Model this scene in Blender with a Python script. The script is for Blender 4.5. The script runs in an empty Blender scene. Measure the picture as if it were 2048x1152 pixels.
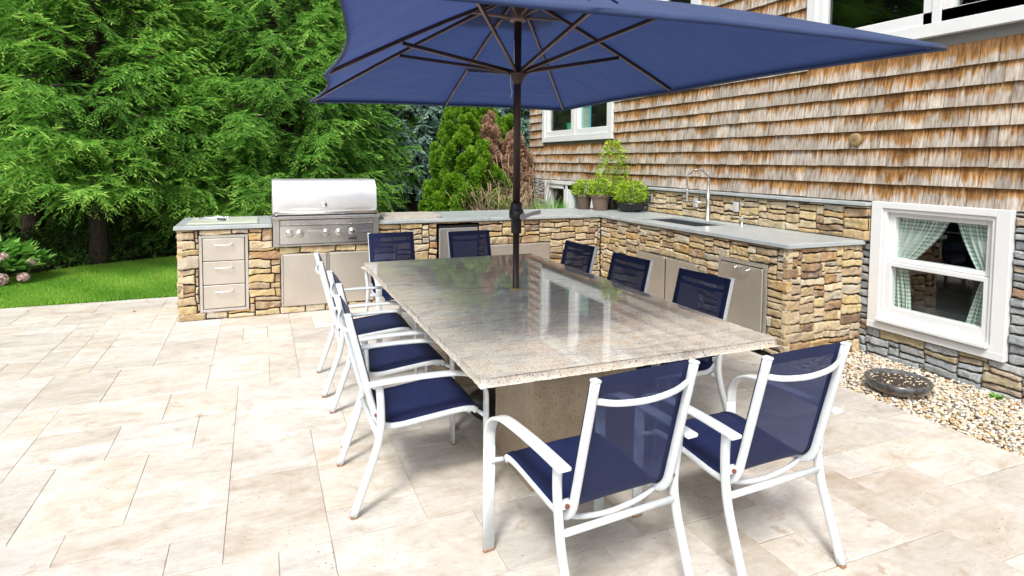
import bpy, math, random
import numpy as np
from mathutils import Vector, Matrix

# ------------------------------------------------------------------ camera, light
sc = bpy.context.scene
col = sc.collection
R = math.radians

def make_camera():
    yaw, pitch, roll = R(-22.525), R(-3.361), R(0.459)
    ca, sa = math.cos(yaw), math.sin(yaw)
    f = Vector((-sa*math.cos(pitch), ca*math.cos(pitch), math.sin(pitch)))
    r = Vector((ca, sa, 0)); u = r.cross(f)
    rr = r*math.cos(roll)+u*math.sin(roll); uu = u*math.cos(roll)-r*math.sin(roll)
    cam = bpy.data.cameras.new('camera'); o = bpy.data.objects.new('camera', cam)
    m = Matrix((rr, uu, -f)).transposed().to_4x4(); m.translation = (0, 0, 1.58)
    o.matrix_world = m
    cam.sensor_width = 36; cam.lens = 36*1219.04/2048
    cam.shift_y = -(576-394.4)/2048
    cam.clip_start = .05; cam.clip_end = 500
    col.objects.link(o); sc.camera = o
make_camera()

SUN_EL, SUN_AZ = 52, 218       # azimuth clockwise from +Y
w = bpy.data.worlds.new('World'); sc.world = w; w.use_nodes = True
wn = w.node_tree; bg = wn.nodes['Background']
sky = wn.nodes.new('ShaderNodeTexSky'); sky.sky_type = 'NISHITA'; sky.sun_disc = False
sky.sun_elevation = R(SUN_EL); sky.sun_rotation = R(SUN_AZ); sky.air_density = 1.0; sky.dust_density = 4.0
hs = wn.nodes.new('ShaderNodeHueSaturation'); hs.inputs['Saturation'].default_value = .42
wn.links.new(sky.outputs[0], hs.inputs['Color']); wn.links.new(hs.outputs[0], bg.inputs['Color'])
bg.inputs['Strength'].default_value = .14
sl = bpy.data.lights.new('sun', 'SUN'); so = bpy.data.objects.new('sun', sl); col.objects.link(so)
sl.energy = 1.75; sl.angle = R(11); sl.color = (1, .965, .91)
d = Vector((math.sin(R(SUN_AZ))*math.cos(R(SUN_EL)), math.cos(R(SUN_AZ))*math.cos(R(SUN_EL)), math.sin(R(SUN_EL))))
so.rotation_euler = d.to_track_quat('Z', 'Y').to_euler()
sc.view_settings.view_transform = 'Standard'; sc.view_settings.look = 'None'
sc.view_settings.exposure = 0.85; sc.view_settings.gamma = 1
sc.render.engine = 'CYCLES'
try:
    sc.cycles.max_bounces = 8; sc.cycles.transparent_max_bounces = 16; sc.cycles.use_denoising = True
except Exception: pass

# ------------------------------------------------------------------ helpers
def put(o, label=None, cat=None, group=None, kind=None):
    if label: o['label'] = label
    if cat: o['category'] = cat
    if group: o['group'] = group
    if kind: o['kind'] = kind
    return o

def root(name, loc, label, cat, group=None, rz=0):
    o = bpy.data.objects.new(name, None); col.objects.link(o)
    o.location = loc; o.rotation_euler = (0, 0, rz); o.empty_display_size = .1
    return put(o, label, cat, group)

def link(name, me, mats, parent=None):
    o = bpy.data.objects.new(name, me); col.objects.link(o)
    for m in (mats if isinstance(mats, (list, tuple)) else [mats]): me.materials.append(m)
    if parent: o.parent = parent
    return o

class MB:
    """collects shapes in world (or local) space; off is subtracted on build"""
    def __init__(s, off=(0, 0, 0)): s.v = []; s.f = []; s.sm = []; s.mi = []; s.off = off; s.att = {}
    def add(s, vs, fs, smooth=False, mi=0, **att):
        b = len(s.v); s.v += [tuple(v) for v in vs]
        s.f += [tuple(i+b for i in f) for f in fs]; s.sm += [smooth]*len(fs); s.mi += [mi]*len(fs)
        for k, val in att.items():
            a = s.att.setdefault(k, {}); 
            for i in range(len(fs)): a[len(s.f)-len(fs)+i] = val
        return s
    def box(s, lo, hi, bev=0, **k):
        x0, y0, z0 = lo; x1, y1, z1 = hi
        if x0 > x1: x0, x1 = x1, x0
        if y0 > y1: y0, y1 = y1, y0
        if z0 > z1: z0, z1 = z1, z0
        if bev <= 0:
            v = [(x0,y0,z0),(x1,y0,z0),(x1,y1,z0),(x0,y1,z0),(x0,y0,z1),(x1,y0,z1),(x1,y1,z1),(x0,y1,z1)]
            return s.add(v, [(0,3,2,1),(4,5,6,7),(0,1,5,4),(1,2,6,5),(2,3,7,6),(3,0,4,7)], **k)
        b = min(bev, (x1-x0)*.45, (y1-y0)*.45, (z1-z0)*.45)
        v = []; idx = {}
        for i, (X, sx) in enumerate(((x0, 1), (x1, -1))):
            for j, (Y, sy) in enumerate(((y0, 1), (y1, -1))):
                for l, (Z, sz) in enumerate(((z0, 1), (z1, -1))):
                    for a, p in enumerate(((X, Y+sy*b, Z+sz*b), (X+sx*b, Y, Z+sz*b), (X+sx*b, Y+sy*b, Z))):
                        idx[(i, j, l, a)] = len(v); v.append(p)
        g = lambda i, j, l, a: idx[(i, j, l, a)]
        f = [(g(0,0,0,0),g(0,0,1,0),g(0,1,1,0),g(0,1,0,0)), (g(1,0,0,0),g(1,1,0,0),g(1,1,1,0),g(1,0,1,0)),
             (g(0,0,0,1),g(1,0,0,1),g(1,0,1,1),g(0,0,1,1)), (g(0,1,0,1),g(0,1,1,1),g(1,1,1,1),g(1,1,0,1)),
             (g(0,0,0,2),g(0,1,0,2),g(1,1,0,2),g(1,0,0,2)), (g(0,0,1,2),g(1,0,1,2),g(1,1,1,2),g(0,1,1,2))]
        for j in (0,1):
            for l in (0,1): f.append((g(0,j,l,1),g(1,j,l,1),g(1,j,l,2),g(0,j,l,2)))
        for i in (0,1):
            for l in (0,1): f.append((g(i,0,l,0),g(i,1,l,0),g(i,1,l,2),g(i,0,l,2)))
        for i in (0,1):
            for j in (0,1): f.append((g(i,j,0,0),g(i,j,1,0),g(i,j,1,1),g(i,j,0,1)))
        for i in (0,1):
            for j in (0,1):
                for l in (0,1): f.append((g(i,j,l,0),g(i,j,l,1),g(i,j,l,2)))
        return s.add(v, f, **k)
    def sweep(s, pts, w, t, side, n=8, cap=True, rnd=.35, **k):
        """sweep a rounded rectangle w (along side) by t along pts"""
        P = [Vector(p) for p in pts]; side = Vector(side).normalized()
        if rnd >= 1: sec = [(w/2*math.cos(a), t/2*math.sin(a)) for a in [2*math.pi*i/n for i in range(n)]]
        else:
            r = min(w, t)*rnd; sec = []
            for cx, cy, a0 in ((w/2-r, t/2-r, 0), (-w/2+r, t/2-r, 90), (-w/2+r, -t/2+r, 180), (w/2-r, -t/2+r, 270)):
                for a in (0, 45, 90): sec.append((cx+r*math.cos(R(a0+a)), cy+r*math.sin(R(a0+a))))
        m = len(sec); vs = []
        for i, p in enumerate(P):
            tg = (P[min(i+1, len(P)-1)]-P[max(i-1, 0)]).normalized()
            nn = tg.cross(side).normalized(); sd = nn.cross(tg).normalized()
            for a, b in sec: vs.append(p+sd*a+nn*b)
        fs = [(i*m+j, i*m+(j+1)%m, (i+1)*m+(j+1)%m, (i+1)*m+j) for i in range(len(P)-1) for j in range(m)]
        s.add(vs, fs, smooth=True, **k)
        if cap:
            b = len(s.v)-len(vs)
            s.f.append(tuple(b+j for j in range(m))[::-1]); s.f.append(tuple(b+(len(P)-1)*m+j for j in range(m)))
            s.sm += [False]*2; s.mi += [k.get('mi', 0)]*2
        return s
    def tube(s, pts, r, n=8, **k):
        P = [Vector(p) for p in pts]; tg = (P[-1]-P[0]).normalized()
        sd = Vector((0, 0, 1)) if abs(tg.z) < .8 else Vector((0, 1, 0)) if abs(tg.y) < .5 else Vector((1, 0, 0))
        return s.sweep(pts, 2*r, 2*r, sd, n=n, rnd=1, **k)
    def lathe(s, prof, c=(0, 0, 0), n=28, axis='z', capb=True, capt=True, smooth=True, **k):
        vs = []
        for r, h in prof:
            for i in range(n):
                a = 2*math.pi*i/n; p = (r*math.cos(a), r*math.sin(a), h)
                if axis == 'x': p = (p[2], p[0], p[1])
                if axis == 'y': p = (p[1], p[2], p[0])
                vs.append((p[0]+c[0], p[1]+c[1], p[2]+c[2]))
        fs = [(i*n+j, i*n+(j+1)%n, (i+1)*n+(j+1)%n, (i+1)*n+j) for i in range(len(prof)-1) for j in range(n)]
        s.add(vs, fs, smooth=smooth, **k)
        b = len(s.v)-len(vs)
        if capb: s.f.append(tuple(b+j for j in range(n))[::-1]); s.sm.append(False); s.mi.append(k.get('mi', 0))
        if capt: s.f.append(tuple(b+(len(prof)-1)*n+j for j in range(n))); s.sm.append(False); s.mi.append(k.get('mi', 0))
        return s
    def quad(s, a, b, c, d_, **k): return s.add([a, b, c, d_], [(0, 1, 2, 3)], **k)
    def mesh(s, name):
        me = bpy.data.meshes.new(name); ox, oy, oz = s.off
        me.from_pydata([(x-ox, y-oy, z-oz) for x, y, z in s.v], [], s.f)
        me.polygons.foreach_set('use_smooth', s.sm); me.polygons.foreach_set('material_index', s.mi)
        for k, dct in s.att.items():
            a = me.attributes.new(k, 'FLOAT', 'FACE'); arr = np.zeros(len(s.f), np.float32)
            for i, v in dct.items(): arr[i] = v
            a.data.foreach_set('value', arr)
        me.update(); return me
    def build(s, name, mats, parent=None): return link(name, s.mesh(name), mats, parent)

def np_mesh(name, V, F, smooth=False, att=None, vatt=None):
    """V (n,3), F (m,k) numpy"""
    me = bpy.data.meshes.new(name); n, (m, k) = len(V), F.shape
    me.vertices.add(n); me.vertices.foreach_set('co', V.astype(np.float32).ravel())
    me.loops.add(m*k); me.loops.foreach_set('vertex_index', F.astype(np.int32).ravel())
    me.polygons.add(m); me.polygons.foreach_set('loop_start', (np.arange(m)*k).astype(np.int32))
    me.polygons.foreach_set('loop_total', np.full(m, k, np.int32))
    me.update(calc_edges=True)
    me.polygons.foreach_set('use_smooth', np.full(m, smooth))
    for nm, arr in (att or {}).items():
        a = me.attributes.new(nm, 'FLOAT', 'FACE'); a.data.foreach_set('value', arr.astype(np.float32))
    for nm, arr in (vatt or {}).items():
        a = me.attributes.new(nm, 'FLOAT', 'POINT'); a.data.foreach_set('value', arr.astype(np.float32))
    return me

def crv(pts, n=6):
    """Catmull-Rom through pts"""
    P = [Vector(p) for p in pts]; P = [P[0]*2-P[1]]+P+[P[-1]*2-P[-2]]; out = []
    for i in range(1, len(P)-2):
        a, b, c, d_ = P[i-1:i+3]
        for j in range(n):
            t = j/n
            out.append(.5*((2*b)+(c-a)*t+(2*a-5*b+4*c-d_)*t*t+(3*b-a-3*c+d_)*t**3))
    out.append(P[-2]); return out

# ------------------------------------------------------------------ materials
class NT:
    def __init__(s, name):
        s.m = bpy.data.materials.new(name); s.m.use_nodes = True; s.t = s.m.node_tree
        s.b = s.t.nodes['Principled BSDF']; s.out = s.t.nodes['Material Output']
    def n(s, typ, ins=None, **props):
        nd = s.t.nodes.new(typ)
        for k, v in props.items(): setattr(nd, k, v)
        for k, v in (ins or {}).items():
            if hasattr(v, 'is_output') or isinstance(v, bpy.types.NodeSocket): s.t.links.new(v, nd.inputs[k])
            else: nd.inputs[k].default_value = v
        return nd
    def set(s, **k):
        for key, v in k.items():
            key = {'color':'Base Color','rough':'Roughness','metal':'Metallic','normal':'Normal','coat':'Coat Weight','coat_rough':'Coat Roughness','spec':'Specular IOR Level','alpha':'Alpha','sheen':'Sheen Weight'}[key]
            if isinstance(v, bpy.types.NodeSocket): s.t.links.new(v, s.b.inputs[key])
            else: s.b.inputs[key].default_value = v
        return s
    def obj(s, scale=(1,1,1), rot=(0,0,0)):
        tc = s.n('ShaderNodeTexCoord'); mp = s.n('ShaderNodeMapping', {'Vector': tc.outputs['Object'], 'Scale': scale, 'Rotation': rot}); return mp.outputs[0]
    def noise(s, vec, scale, detail=4, rough=.55, dist=0, out=0):
        return s.n('ShaderNodeTexNoise', {'Vector': vec, 'Scale': scale, 'Detail': detail, 'Roughness': rough, 'Distortion': dist}).outputs[out]
    def ramp(s, fac, stops, interp='LINEAR'):
        nd = s.n('ShaderNodeValToRGB', {'Fac': fac}); cr = nd.color_ramp; cr.interpolation = interp
        while len(cr.elements) > 1: cr.elements.remove(cr.elements[-1])
        cr.elements[0].position = stops[0][0]; cr.elements[0].color = (*stops[0][1], 1) if len(stops[0][1]) == 3 else stops[0][1]
        for p, c in stops[1:]:
            e = cr.elements.new(p); e.color = (*c, 1)
        return nd.outputs[0]
    def mix(s, fac, a, b, blend='MIX'):
        nd = s.n('ShaderNodeMix', data_type='RGBA', blend_type=blend)
        for i, v in ((0, fac), (6, a), (7, b)):
            if isinstance(v, bpy.types.NodeSocket): s.t.links.new(v, nd.inputs[i])
            else: nd.inputs[i].default_value = (*v, 1) if isinstance(v, tuple) and len(v) == 3 else v
        return nd.outputs[2]
    def math(s, op, a, b=0., c=0.):
        return s.n('ShaderNodeMath', {0: a, 1: b, 2: c}, operation=op).outputs[0]
    def att(s, name): return s.n('ShaderNodeAttribute', attribute_name=name).outputs['Fac']
    def bump(s, h, strength=.3, dist=.01):
        return s.n('ShaderNodeBump', {'Height': h, 'Strength': strength, 'Distance': dist}).outputs[0]
    def hsv(s, colr, h=.5, sat=1., v=1.):
        return s.n('ShaderNodeHueSaturation', {'Hue': h, 'Saturation': sat, 'Value': v, 'Color': colr}).outputs[0]

def simple(name, color, rough=.5, metal=0, **k):
    return NT(name).set(color=(*color, 1), rough=rough, metal=metal, **k).m

def m_white_metal():
    s = NT('white powder coat'); v = s.obj()
    n = s.noise(v, 35, 3); c = s.ramp(n, [(.3, (.60,.65,.68)), (.7, (.68,.72,.74))])
    r = s.noise(v, 30, 5, .75); g_ = s.noise(v, 5, 5, .7); c = s.mix(s.math('MULTIPLY', s.ramp(g_, [(.5,(0,0,0)),(.75,(1,1,1))]), .25), c, (.42,.42,.40)); c2 = s.mix(s.ramp(r, [(.70,(0,0,0)),(.73,(1,1,1))]), c, (.30,.17,.10))
    return s.set(color=c2, rough=.38, coat=.15).m

def m_navy(alpha):
    s = NT('navy sling mesh' if alpha < 1 else 'navy sling hem'); v = s.obj()
    n = s.noise(v, 14, 3); wv = s.noise(v, 900, 1)
    c = s.ramp(n, [(.3, (.006,.012,.05)), (.7, (.010,.018,.072))])
    c = s.mix(s.math('MULTIPLY', wv, .3), c, (.02,.03,.12))
    s.set(color=c, rough=.6, normal=s.bump(wv, .25, .001), spec=.3)
    if alpha < 1:
        tr = s.n('ShaderNodeBsdfTransparent', {'Color': (.55,.65,1,1)}); mx = s.n('ShaderNodeMixShader', {0: alpha})
        s.t.links.new(tr.outputs[0], mx.inputs[1]); s.t.links.new(s.b.outputs[0], mx.inputs[2]); s.t.links.new(mx.outputs[0], s.out.inputs[0])
    return s.m

def m_canopy():
    s = NT('blue canopy fabric'); v = s.obj()
    n = s.noise(v, 3, 4); wv = s.noise(v, 500, 1)
    c = s.ramp(n, [(.3, (.031,.060,.155)), (.7, (.041,.075,.185))])
    c = s.mix(s.math('MULTIPLY', wv, .25), c, (.07,.105,.25))
    wr = s.noise(s.obj((1, 1, 1)), 1.6, 3, .5, 1.2); st = s.noise(s.obj((.6, 5, 1), (0, 0, .4)), 1.3, 3, .5, .5)
    c = s.hsv(c, .5, 1., s.math('ADD', .86, s.math('MULTIPLY', wr, .28)))
    s.set(color=c, rough=.75, sheen=.1, normal=s.bump(s.math('ADD', wr, s.math('MULTIPLY', st, .5)), .5, .06))
    tl = s.n('ShaderNodeBsdfTranslucent', {'Color': (.035,.07,.24,1)}); mx = s.n('ShaderNodeMixShader', {0: .35})
    s.t.links.new(s.b.outputs[0], mx.inputs[1]); s.t.links.new(tl.outputs[0], mx.inputs[2]); s.t.links.new(mx.outputs[0], s.out.inputs[0])
    return s.m

def m_stone(name, stops, mott=.35, warm=.5):
    s = NT(name); v = s.obj(); t = s.att('tint')
    base = s.ramp(t, stops, 'CONSTANT')
    off = s.n('ShaderNodeVectorMath', {0: v, 1: s.n('ShaderNodeCombineXYZ', {0: s.math('MULTIPLY', t, 37.), 1: s.math('MULTIPLY', t, 91.)}).outputs[0]}, operation='ADD').outputs[0]
    n1 = s.noise(off, 7, 6, .65, .6); n2 = s.noise(off, 45, 5, .7)
    c = s.mix(s.ramp(n1, [(.42,(0,0,0)),(.62,(1,1,1))]), base, s.mix(warm, base, (.48,.31,.12)))
    c = s.mix(s.ramp(s.noise(off, 11, 4, .6, .4), [(.5,(0,0,0)),(.7,(1,1,1))]), c, s.mix(warm*1.2, base, (.56,.50,.37)))
    c = s.hsv(c, .5, 1.0, s.math('ADD', s.math('MULTIPLY', n2, mott*2), 1-mott))
    dk = s.ramp(s.noise(off, 24, 6, .75, 1.), [(.62,(1,1,1)),(.72,(.45,.4,.34))])
    c = s.mix(1., c, dk, 'MULTIPLY')
    return s.set(color=c, rough=.85, spec=.25, normal=s.bump(s.math('ADD', n2, s.math('MULTIPLY', n1, 1.5)), .6, .012)).m

def m_shingle():
    s = NT('weathered cedar shingle'); v = s.obj(); t = s.att('tint'); h = s.att('v')
    cx = s.n('ShaderNodeCombineXYZ', {0: s.math('MULTIPLY', t, 53.), 2: s.math('MULTIPLY', t, 17.)}).outputs[0]
    vv = s.n('ShaderNodeVectorMath', {0: v, 1: cx}, operation='ADD').outputs[0]
    mp = s.n('ShaderNodeMapping', {'Vector': vv, 'Scale': (48, 48, 2.4)}).outputs[0]
    st = s.noise(mp, 1.0, 5, .65); st2 = s.noise(s.n('ShaderNodeMapping', {'Vector': vv, 'Scale': (30, 30, 1.8)}).outputs[0], 1.0, 4, .6)
    big = s.noise(v, 1.3, 4, .6, .3)
    grey = s.ramp(st, [(.3, (.19,.14,.10)), (.48, (.39,.34,.285)), (.68, (.55,.52,.48))])
    warm = s.ramp(st, [(.3, (.10,.042,.016)), (.5, (.32,.17,.066)), (.7, (.55,.37,.20))])
    # how far the unbleached wood runs down from the lap above
    e = s.math('ADD', s.math('MULTIPLY', h, 1.55), s.math('MULTIPLY', s.math('SUBTRACT', st2, .5), 2.3))
    e = s.math('ADD', e, s.math('MULTIPLY', s.math('SUBTRACT', big, .5), 2.6))
    e = s.math('ADD', e, s.math('MULTIPLY', s.math('SUBTRACT', t, .5), .45))
    e = s.math('MULTIPLY', e, .6)
    c = s.mix(s.ramp(e, [(.34,(0,0,0)),(.60,(1,1,1))]), grey, warm)
    c = s.mix(s.ramp(e, [(.66,(0,0,0)),(.86,(1,1,1))]), c, s.mix(.5, warm, (.10,.045,.02)))
    c = s.hsv(c, .5, 1.05, s.math('ADD', .72, s.math('MULTIPLY', s.math('FRACT', s.math('MULTIPLY', t, 13.7)), .48)))
    return s.set(color=c, rough=.85, spec=.2, normal=s.bump(st, .5, .006)).m

def m_travertine():
    s = NT('travertine paver'); v = s.obj(); t = s.att('tint')
    off = s.n('ShaderNodeVectorMath', {0: v, 1: s.n('ShaderNodeCombineXYZ', {0: s.math('MULTIPLY', t, 71.), 1: s.math('MULTIPLY', t, 133.)}).outputs[0]}, operation='ADD').outputs[0]
    mp = s.n('ShaderNodeMapping', {'Vector': off, 'Scale': (1, 2.4, 1), 'Rotation': (0, 0, .5)}).outputs[0]
    n1 = s.math('ADD', s.math('MULTIPLY', s.noise(mp, 3.0, 9, .68, .9), .7), s.math('MULTIPLY', s.noise(off, 14, 6, .7), .3)); n2 = s.noise(off, 2., 5, .6, .5); n3 = s.noise(mp, 22, 5, .7)
    c = s.ramp(n1, [(.30, (.36,.295,.225)), (.42, (.49,.43,.36)), (.54, (.58,.54,.48)), (.68,(.66,.63,.59)), (.82,(.70,.68,.65))])
    c = s.mix(s.ramp(n2, [(.5,(0,0,0)),(.68,(1,1,1))]), c, s.mix(.5, c, (.72,.69,.64)))
    c = s.hsv(c, .5, s.math('ADD', .6, s.math('MULTIPLY', t, .5)), s.math('ADD', .84, s.math('MULTIPLY', s.math('FRACT', s.math('MULTIPLY', t, 7.31)), .20)))
    c = s.mix(s.math('MULTIPLY', s.ramp(n3, [(.3,(1,1,1)),(.5,(0,0,0))]), .35), c, (.40,.29,.19))
    pit = s.n('ShaderNodeMapping', {'Vector': off, 'Scale': (1, 2.1, 1), 'Rotation': (0, 0, .4)}).outputs[0]
    pn = s.noise(pit, 58, 4, .6); pm = s.noise(off, 3.2, 3)
    pf = s.math('MULTIPLY', s.ramp(pn, [(.63,(0,0,0)),(.66,(1,1,1))]), s.ramp(pm, [(.46,(0,0,0)),(.58,(1,1,1))]))
    c = s.mix(pf, c, (.20,.13,.08))
    stn = s.noise(v, 1.1, 6, .7, .6)
    c = s.mix(s.math('MULTIPLY', s.ramp(stn, [(.58,(0,0,0)),(.72,(1,1,1))]), .5), c, (.44,.33,.22))
    blot = s.noise(v, 7, 4, .6, .3); bm_ = s.noise(v, .9, 3)
    c = s.mix(s.math('MULTIPLY', s.math('MULTIPLY', s.ramp(blot, [(.60,(0,0,0)),(.66,(1,1,1))]), s.ramp(bm_, [(.45,(0,0,0)),(.58,(1,1,1))])), .6), c, (.36,.26,.17))
    hgt = s.math('SUBTRACT', s.math('MULTIPLY', n3, .4), pf)
    return s.set(color=c, rough=.62, spec=.35, normal=s.bump(hgt, .35, .004)).m

def m_granite(name='polished granite', rough=.035, bright=1.):
    s = NT(name); v = s.obj()
    mp = s.n('ShaderNodeMapping', {'Vector': v, 'Scale': (1.1, 3.4, 2), 'Rotation': (0, 0, .75)}).outputs[0]
    n1 = s.noise(mp, 2.6, 7, .66, 1.2); n2 = s.noise(mp, 6, 6, .7, .8)
    c = s.ramp(n1, [(.28, (.34,.32,.31)), (.40, (.50,.47,.43)), (.52, (.64,.60,.52)), (.62, (.60,.50,.39)), (.74, (.74,.70,.62))])
    c = s.mix(s.math('MULTIPLY', s.ramp(n2, [(.5,(0,0,0)),(.66,(1,1,1))]), .35), c, (.43,.29,.21))
    c = s.mix(s.math('MULTIPLY', s.ramp(s.noise(mp, 9, 6, .7, .5), [(.55,(0,0,0)),(.68,(1,1,1))]), .5), c, (.27,.28,.30))
    sp = s.n('ShaderNodeMapping', {'Vector': v, 'Scale': (1, 1.9, 1), 'Rotation': (0, 0, .75)}).outputs[0]
    c = s.mix(s.ramp(s.noise(sp, 125, 3, .6), [(.585,(0,0,0)),(.64,(1,1,1))]), c, (.07,.06,.06))
    c = s.mix(s.math('MULTIPLY', s.ramp(s.noise(sp, 90, 3, .6, 0, 1), [(.56,(0,0,0)),(.62,(1,1,1))]), .5), c, (.74,.68,.58))
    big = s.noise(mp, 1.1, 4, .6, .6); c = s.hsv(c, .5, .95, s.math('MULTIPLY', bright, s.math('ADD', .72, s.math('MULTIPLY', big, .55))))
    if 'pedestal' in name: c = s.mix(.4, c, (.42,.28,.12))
    return s.set(color=c, rough=rough, spec=.6, coat=.35 if rough < .2 else 0, coat_rough=.04).m

def m_bluestone():
    s = NT('bluestone slab'); v = s.obj()
    n = s.noise(v, 4, 6, .6); n2 = s.noise(v, 60, 3)
    c = s.ramp(n, [(.3, (.33,.37,.385)), (.6, (.44,.475,.48)), (.8, (.52,.55,.55))])
    c = s.mix(s.math('MULTIPLY', n2, .25), c, (.25,.3,.31))
    return s.set(color=c, rough=.3, spec=.6, normal=s.bump(s.math('ADD', n, s.math('MULTIPLY', n2, .3)), .2, .004)).m

def m_steel(name='brushed stainless', rough=.3, tint=(.62,.60,.57), vert=True):
    s = NT(name); v = s.obj((300, 300, 2) if vert else (2, 300, 300))
    n = s.noise(v, 1, 3); c = s.mix(s.math('MULTIPLY', n, .35), tint, tuple(x*.8 for x in tint))
    sm = s.noise(s.obj(), 3.5, 4, .6, .5); c = s.hsv(c, .5, 1., s.math('ADD', .86, s.math('MULTIPLY', sm, .26)))
    return s.set(color=c, rough=s.math('ADD', rough-.12, s.math('ADD', s.math('MULTIPLY', n, .15), s.math('MULTIPLY', sm, .14))), metal=.92, normal=s.bump(n, .05, .001)).m

def m_leaf(name, lo, mid, hi, trans=.3, tr=None):
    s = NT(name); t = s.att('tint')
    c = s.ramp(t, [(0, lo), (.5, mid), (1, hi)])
    s.set(color=c, rough=.55, spec=.3)
    tl = s.n('ShaderNodeBsdfTranslucent', {'Color': c}); mx = s.n('ShaderNodeMixShader', {0: trans})
    s.t.links.new(s.b.outputs[0], mx.inputs[1]); s.t.links.new(tl.outputs[0], mx.inputs[2]); s.t.links.new(mx.outputs[0], s.out.inputs[0])
    return s.m

def m_bark():
    s = NT('bark'); v = s.obj((6, 6, 1.5)); n = s.noise(v, 4, 6, .7, .5)
    return s.set(color=s.ramp(n, [(.3, (.022,.015,.011)), (.7, (.10,.068,.05))]), rough=.9, normal=s.bump(n, .8, .03)).m

def m_glass():
    s = NT('window glass'); s.t.nodes.remove(s.b)
    tr = s.n('ShaderNodeBsdfTransparent', {'Color': (.90,.96,.94,1)}); gl = s.n('ShaderNodeBsdfGlossy', {'Color': (1,1,1,1), 'Roughness': .01})
    lw = s.n('ShaderNodeLayerWeight', {'Blend': .5}); p5 = s.math('POWER', lw.outputs['Facing'], 4.); mx = s.n('ShaderNodeMixShader', {0: s.math('ADD', s.math('MULTIPLY', p5, .85), .075)})
    s.t.links.new(tr.outputs[0], mx.inputs[1]); s.t.links.new(gl.outputs[0], mx.inputs[2]); s.t.links.new(mx.outputs[0], s.out.inputs[0])
    return s.m

def m_noisy(name, a, b, scale=10, rough=.8, bump=.2, metal=0):
    s = NT(name); n = s.noise(s.obj(), scale, 5, .65)
    return s.set(color=s.ramp(n, [(.3, a), (.7, b)]), rough=rough, metal=metal, normal=s.bump(n, bump, .01)).m

M = {}
M['white'] = m_white_metal(); M['navy'] = m_navy(1); M['mesh'] = m_navy(.88)
M['canopy'] = m_canopy(); M['travertine'] = m_travertine(); M['granite'] = m_granite()
M['granite_rough'] = m_granite('honed granite', .45, .85); M['bluestone'] = m_bluestone()
M['steel'] = m_steel(); M['steel_h'] = m_steel('bright stainless', .2, (.74,.73,.71), False)
M['door_steel'] = m_steel('satin cabinet steel', .42, (.72,.665,.59)); M['chrome'] = simple('polished chrome', (.8,.8,.8), .12, 1)
TAN = [(0,(.42,.32,.19)),(.1,(.52,.43,.29)),(.2,(.28,.19,.125)),(.28,(.56,.48,.34)),(.38,(.40,.36,.30)),(.46,(.47,.35,.18)),(.55,(.38,.29,.20)),(.62,(.52,.42,.24)),(.71,(.42,.35,.25)),(.77,(.19,.125,.09)),(.85,(.46,.31,.15)),(.91,(.50,.46,.37)),(.96,(.33,.20,.11))]
M['tanstone'] = m_stone('tan ledge stone', TAN)
GRY = [(0,(.26,.29,.31)),(.18,(.33,.36,.38)),(.34,(.22,.25,.28)),(.5,(.38,.41,.42)),(.66,(.37,.31,.24)),(.72,(.29,.32,.34)),(.84,(.24,.15,.10)),(.88,(.36,.39,.41)),(.96,(.38,.33,.22))]
M['greystone'] = m_stone('blue grey ledge stone', GRY, .6, .12)
M['mortar'] = simple('dark dry joint', (.035,.028,.022), .95)
M['shingle'] = m_shingle(); M['paint'] = m_noisy('white painted trim', (.66,.68,.69), (.72,.73,.73), 3, .4, .03)
M['glass'] = m_glass(); M['bark'] = m_bark(); M['bronze'] = simple('bronze umbrella tube', (.045,.028,.022), .38, .35)
M['bronze_l'] = simple('light bronze rib', (.24,.17,.14), .4, .4)
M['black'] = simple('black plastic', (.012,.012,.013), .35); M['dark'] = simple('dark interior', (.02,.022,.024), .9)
M['rust'] = simple('rusty bolt', (.16,.05,.03), .8); M['soil'] = m_noisy('potting soil', (.02,.014,.01), (.07,.05,.035), 40, .95, .6)
M['spruce'] = m_leaf('spruce needles', (.075,.20,.035), (.225,.50,.07), (.54,.77,.18), .4)
M['spruce2'] = m_leaf('deep spruce needles', (.065,.19,.035), (.19,.44,.065), (.45,.70,.15), .4)
M['bluespruce'] = m_leaf('blue spruce needles', (.09,.18,.14), (.30,.47,.39), (.60,.76,.66), .3)
M['arbor'] = m_leaf('arborvitae sprays', (.07,.17,.012), (.16,.34,.02), (.30,.50,.04), .3)
M['deadleaf'] = m_leaf('dead brown sprays', (.22,.12,.07), (.42,.26,.17), (.58,.42,.30), .2)
M['herb'] = m_leaf('bright herb leaves', (.14,.27,.015), (.30,.46,.03), (.50,.62,.07), .35)
M['wood'] = m_leaf('woodland leaves', (.03,.08,.02), (.08,.19,.035), (.24,.40,.07), .3)
M['grass'] = m_leaf('lawn grass', (.11,.30,.03), (.22,.46,.05), (.38,.60,.09), .3)
M['hyd'] = m_leaf('hydrangea leaves', (.10,.30,.05), (.20,.46,.08), (.34,.58,.14), .35)
M['petal'] = m_leaf('hydrangea petals', (.52,.36,.32), (.66,.50,.46), (.74,.60,.60), .3)
M['soilground'] = m_noisy('mulch soil', (.025,.018,.012), (.07,.05,.033), 9, .95, .5)

rng = np.random.default_rng(7)
# ------------------------------------------------------------------ ground
g = MB().box((-150, -150, -.6), (150, 150, -.13)); put(g.build('ground', M['soilground']), 'dark soil ground under the trees and house', None, kind='structure')
XL, B, S, Y1, W = -.767, 6.576, 3.914, 3.635, 4.88   # island left end, front line, side line, near end, wall plane
LAWN_Y = 7.86

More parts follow.
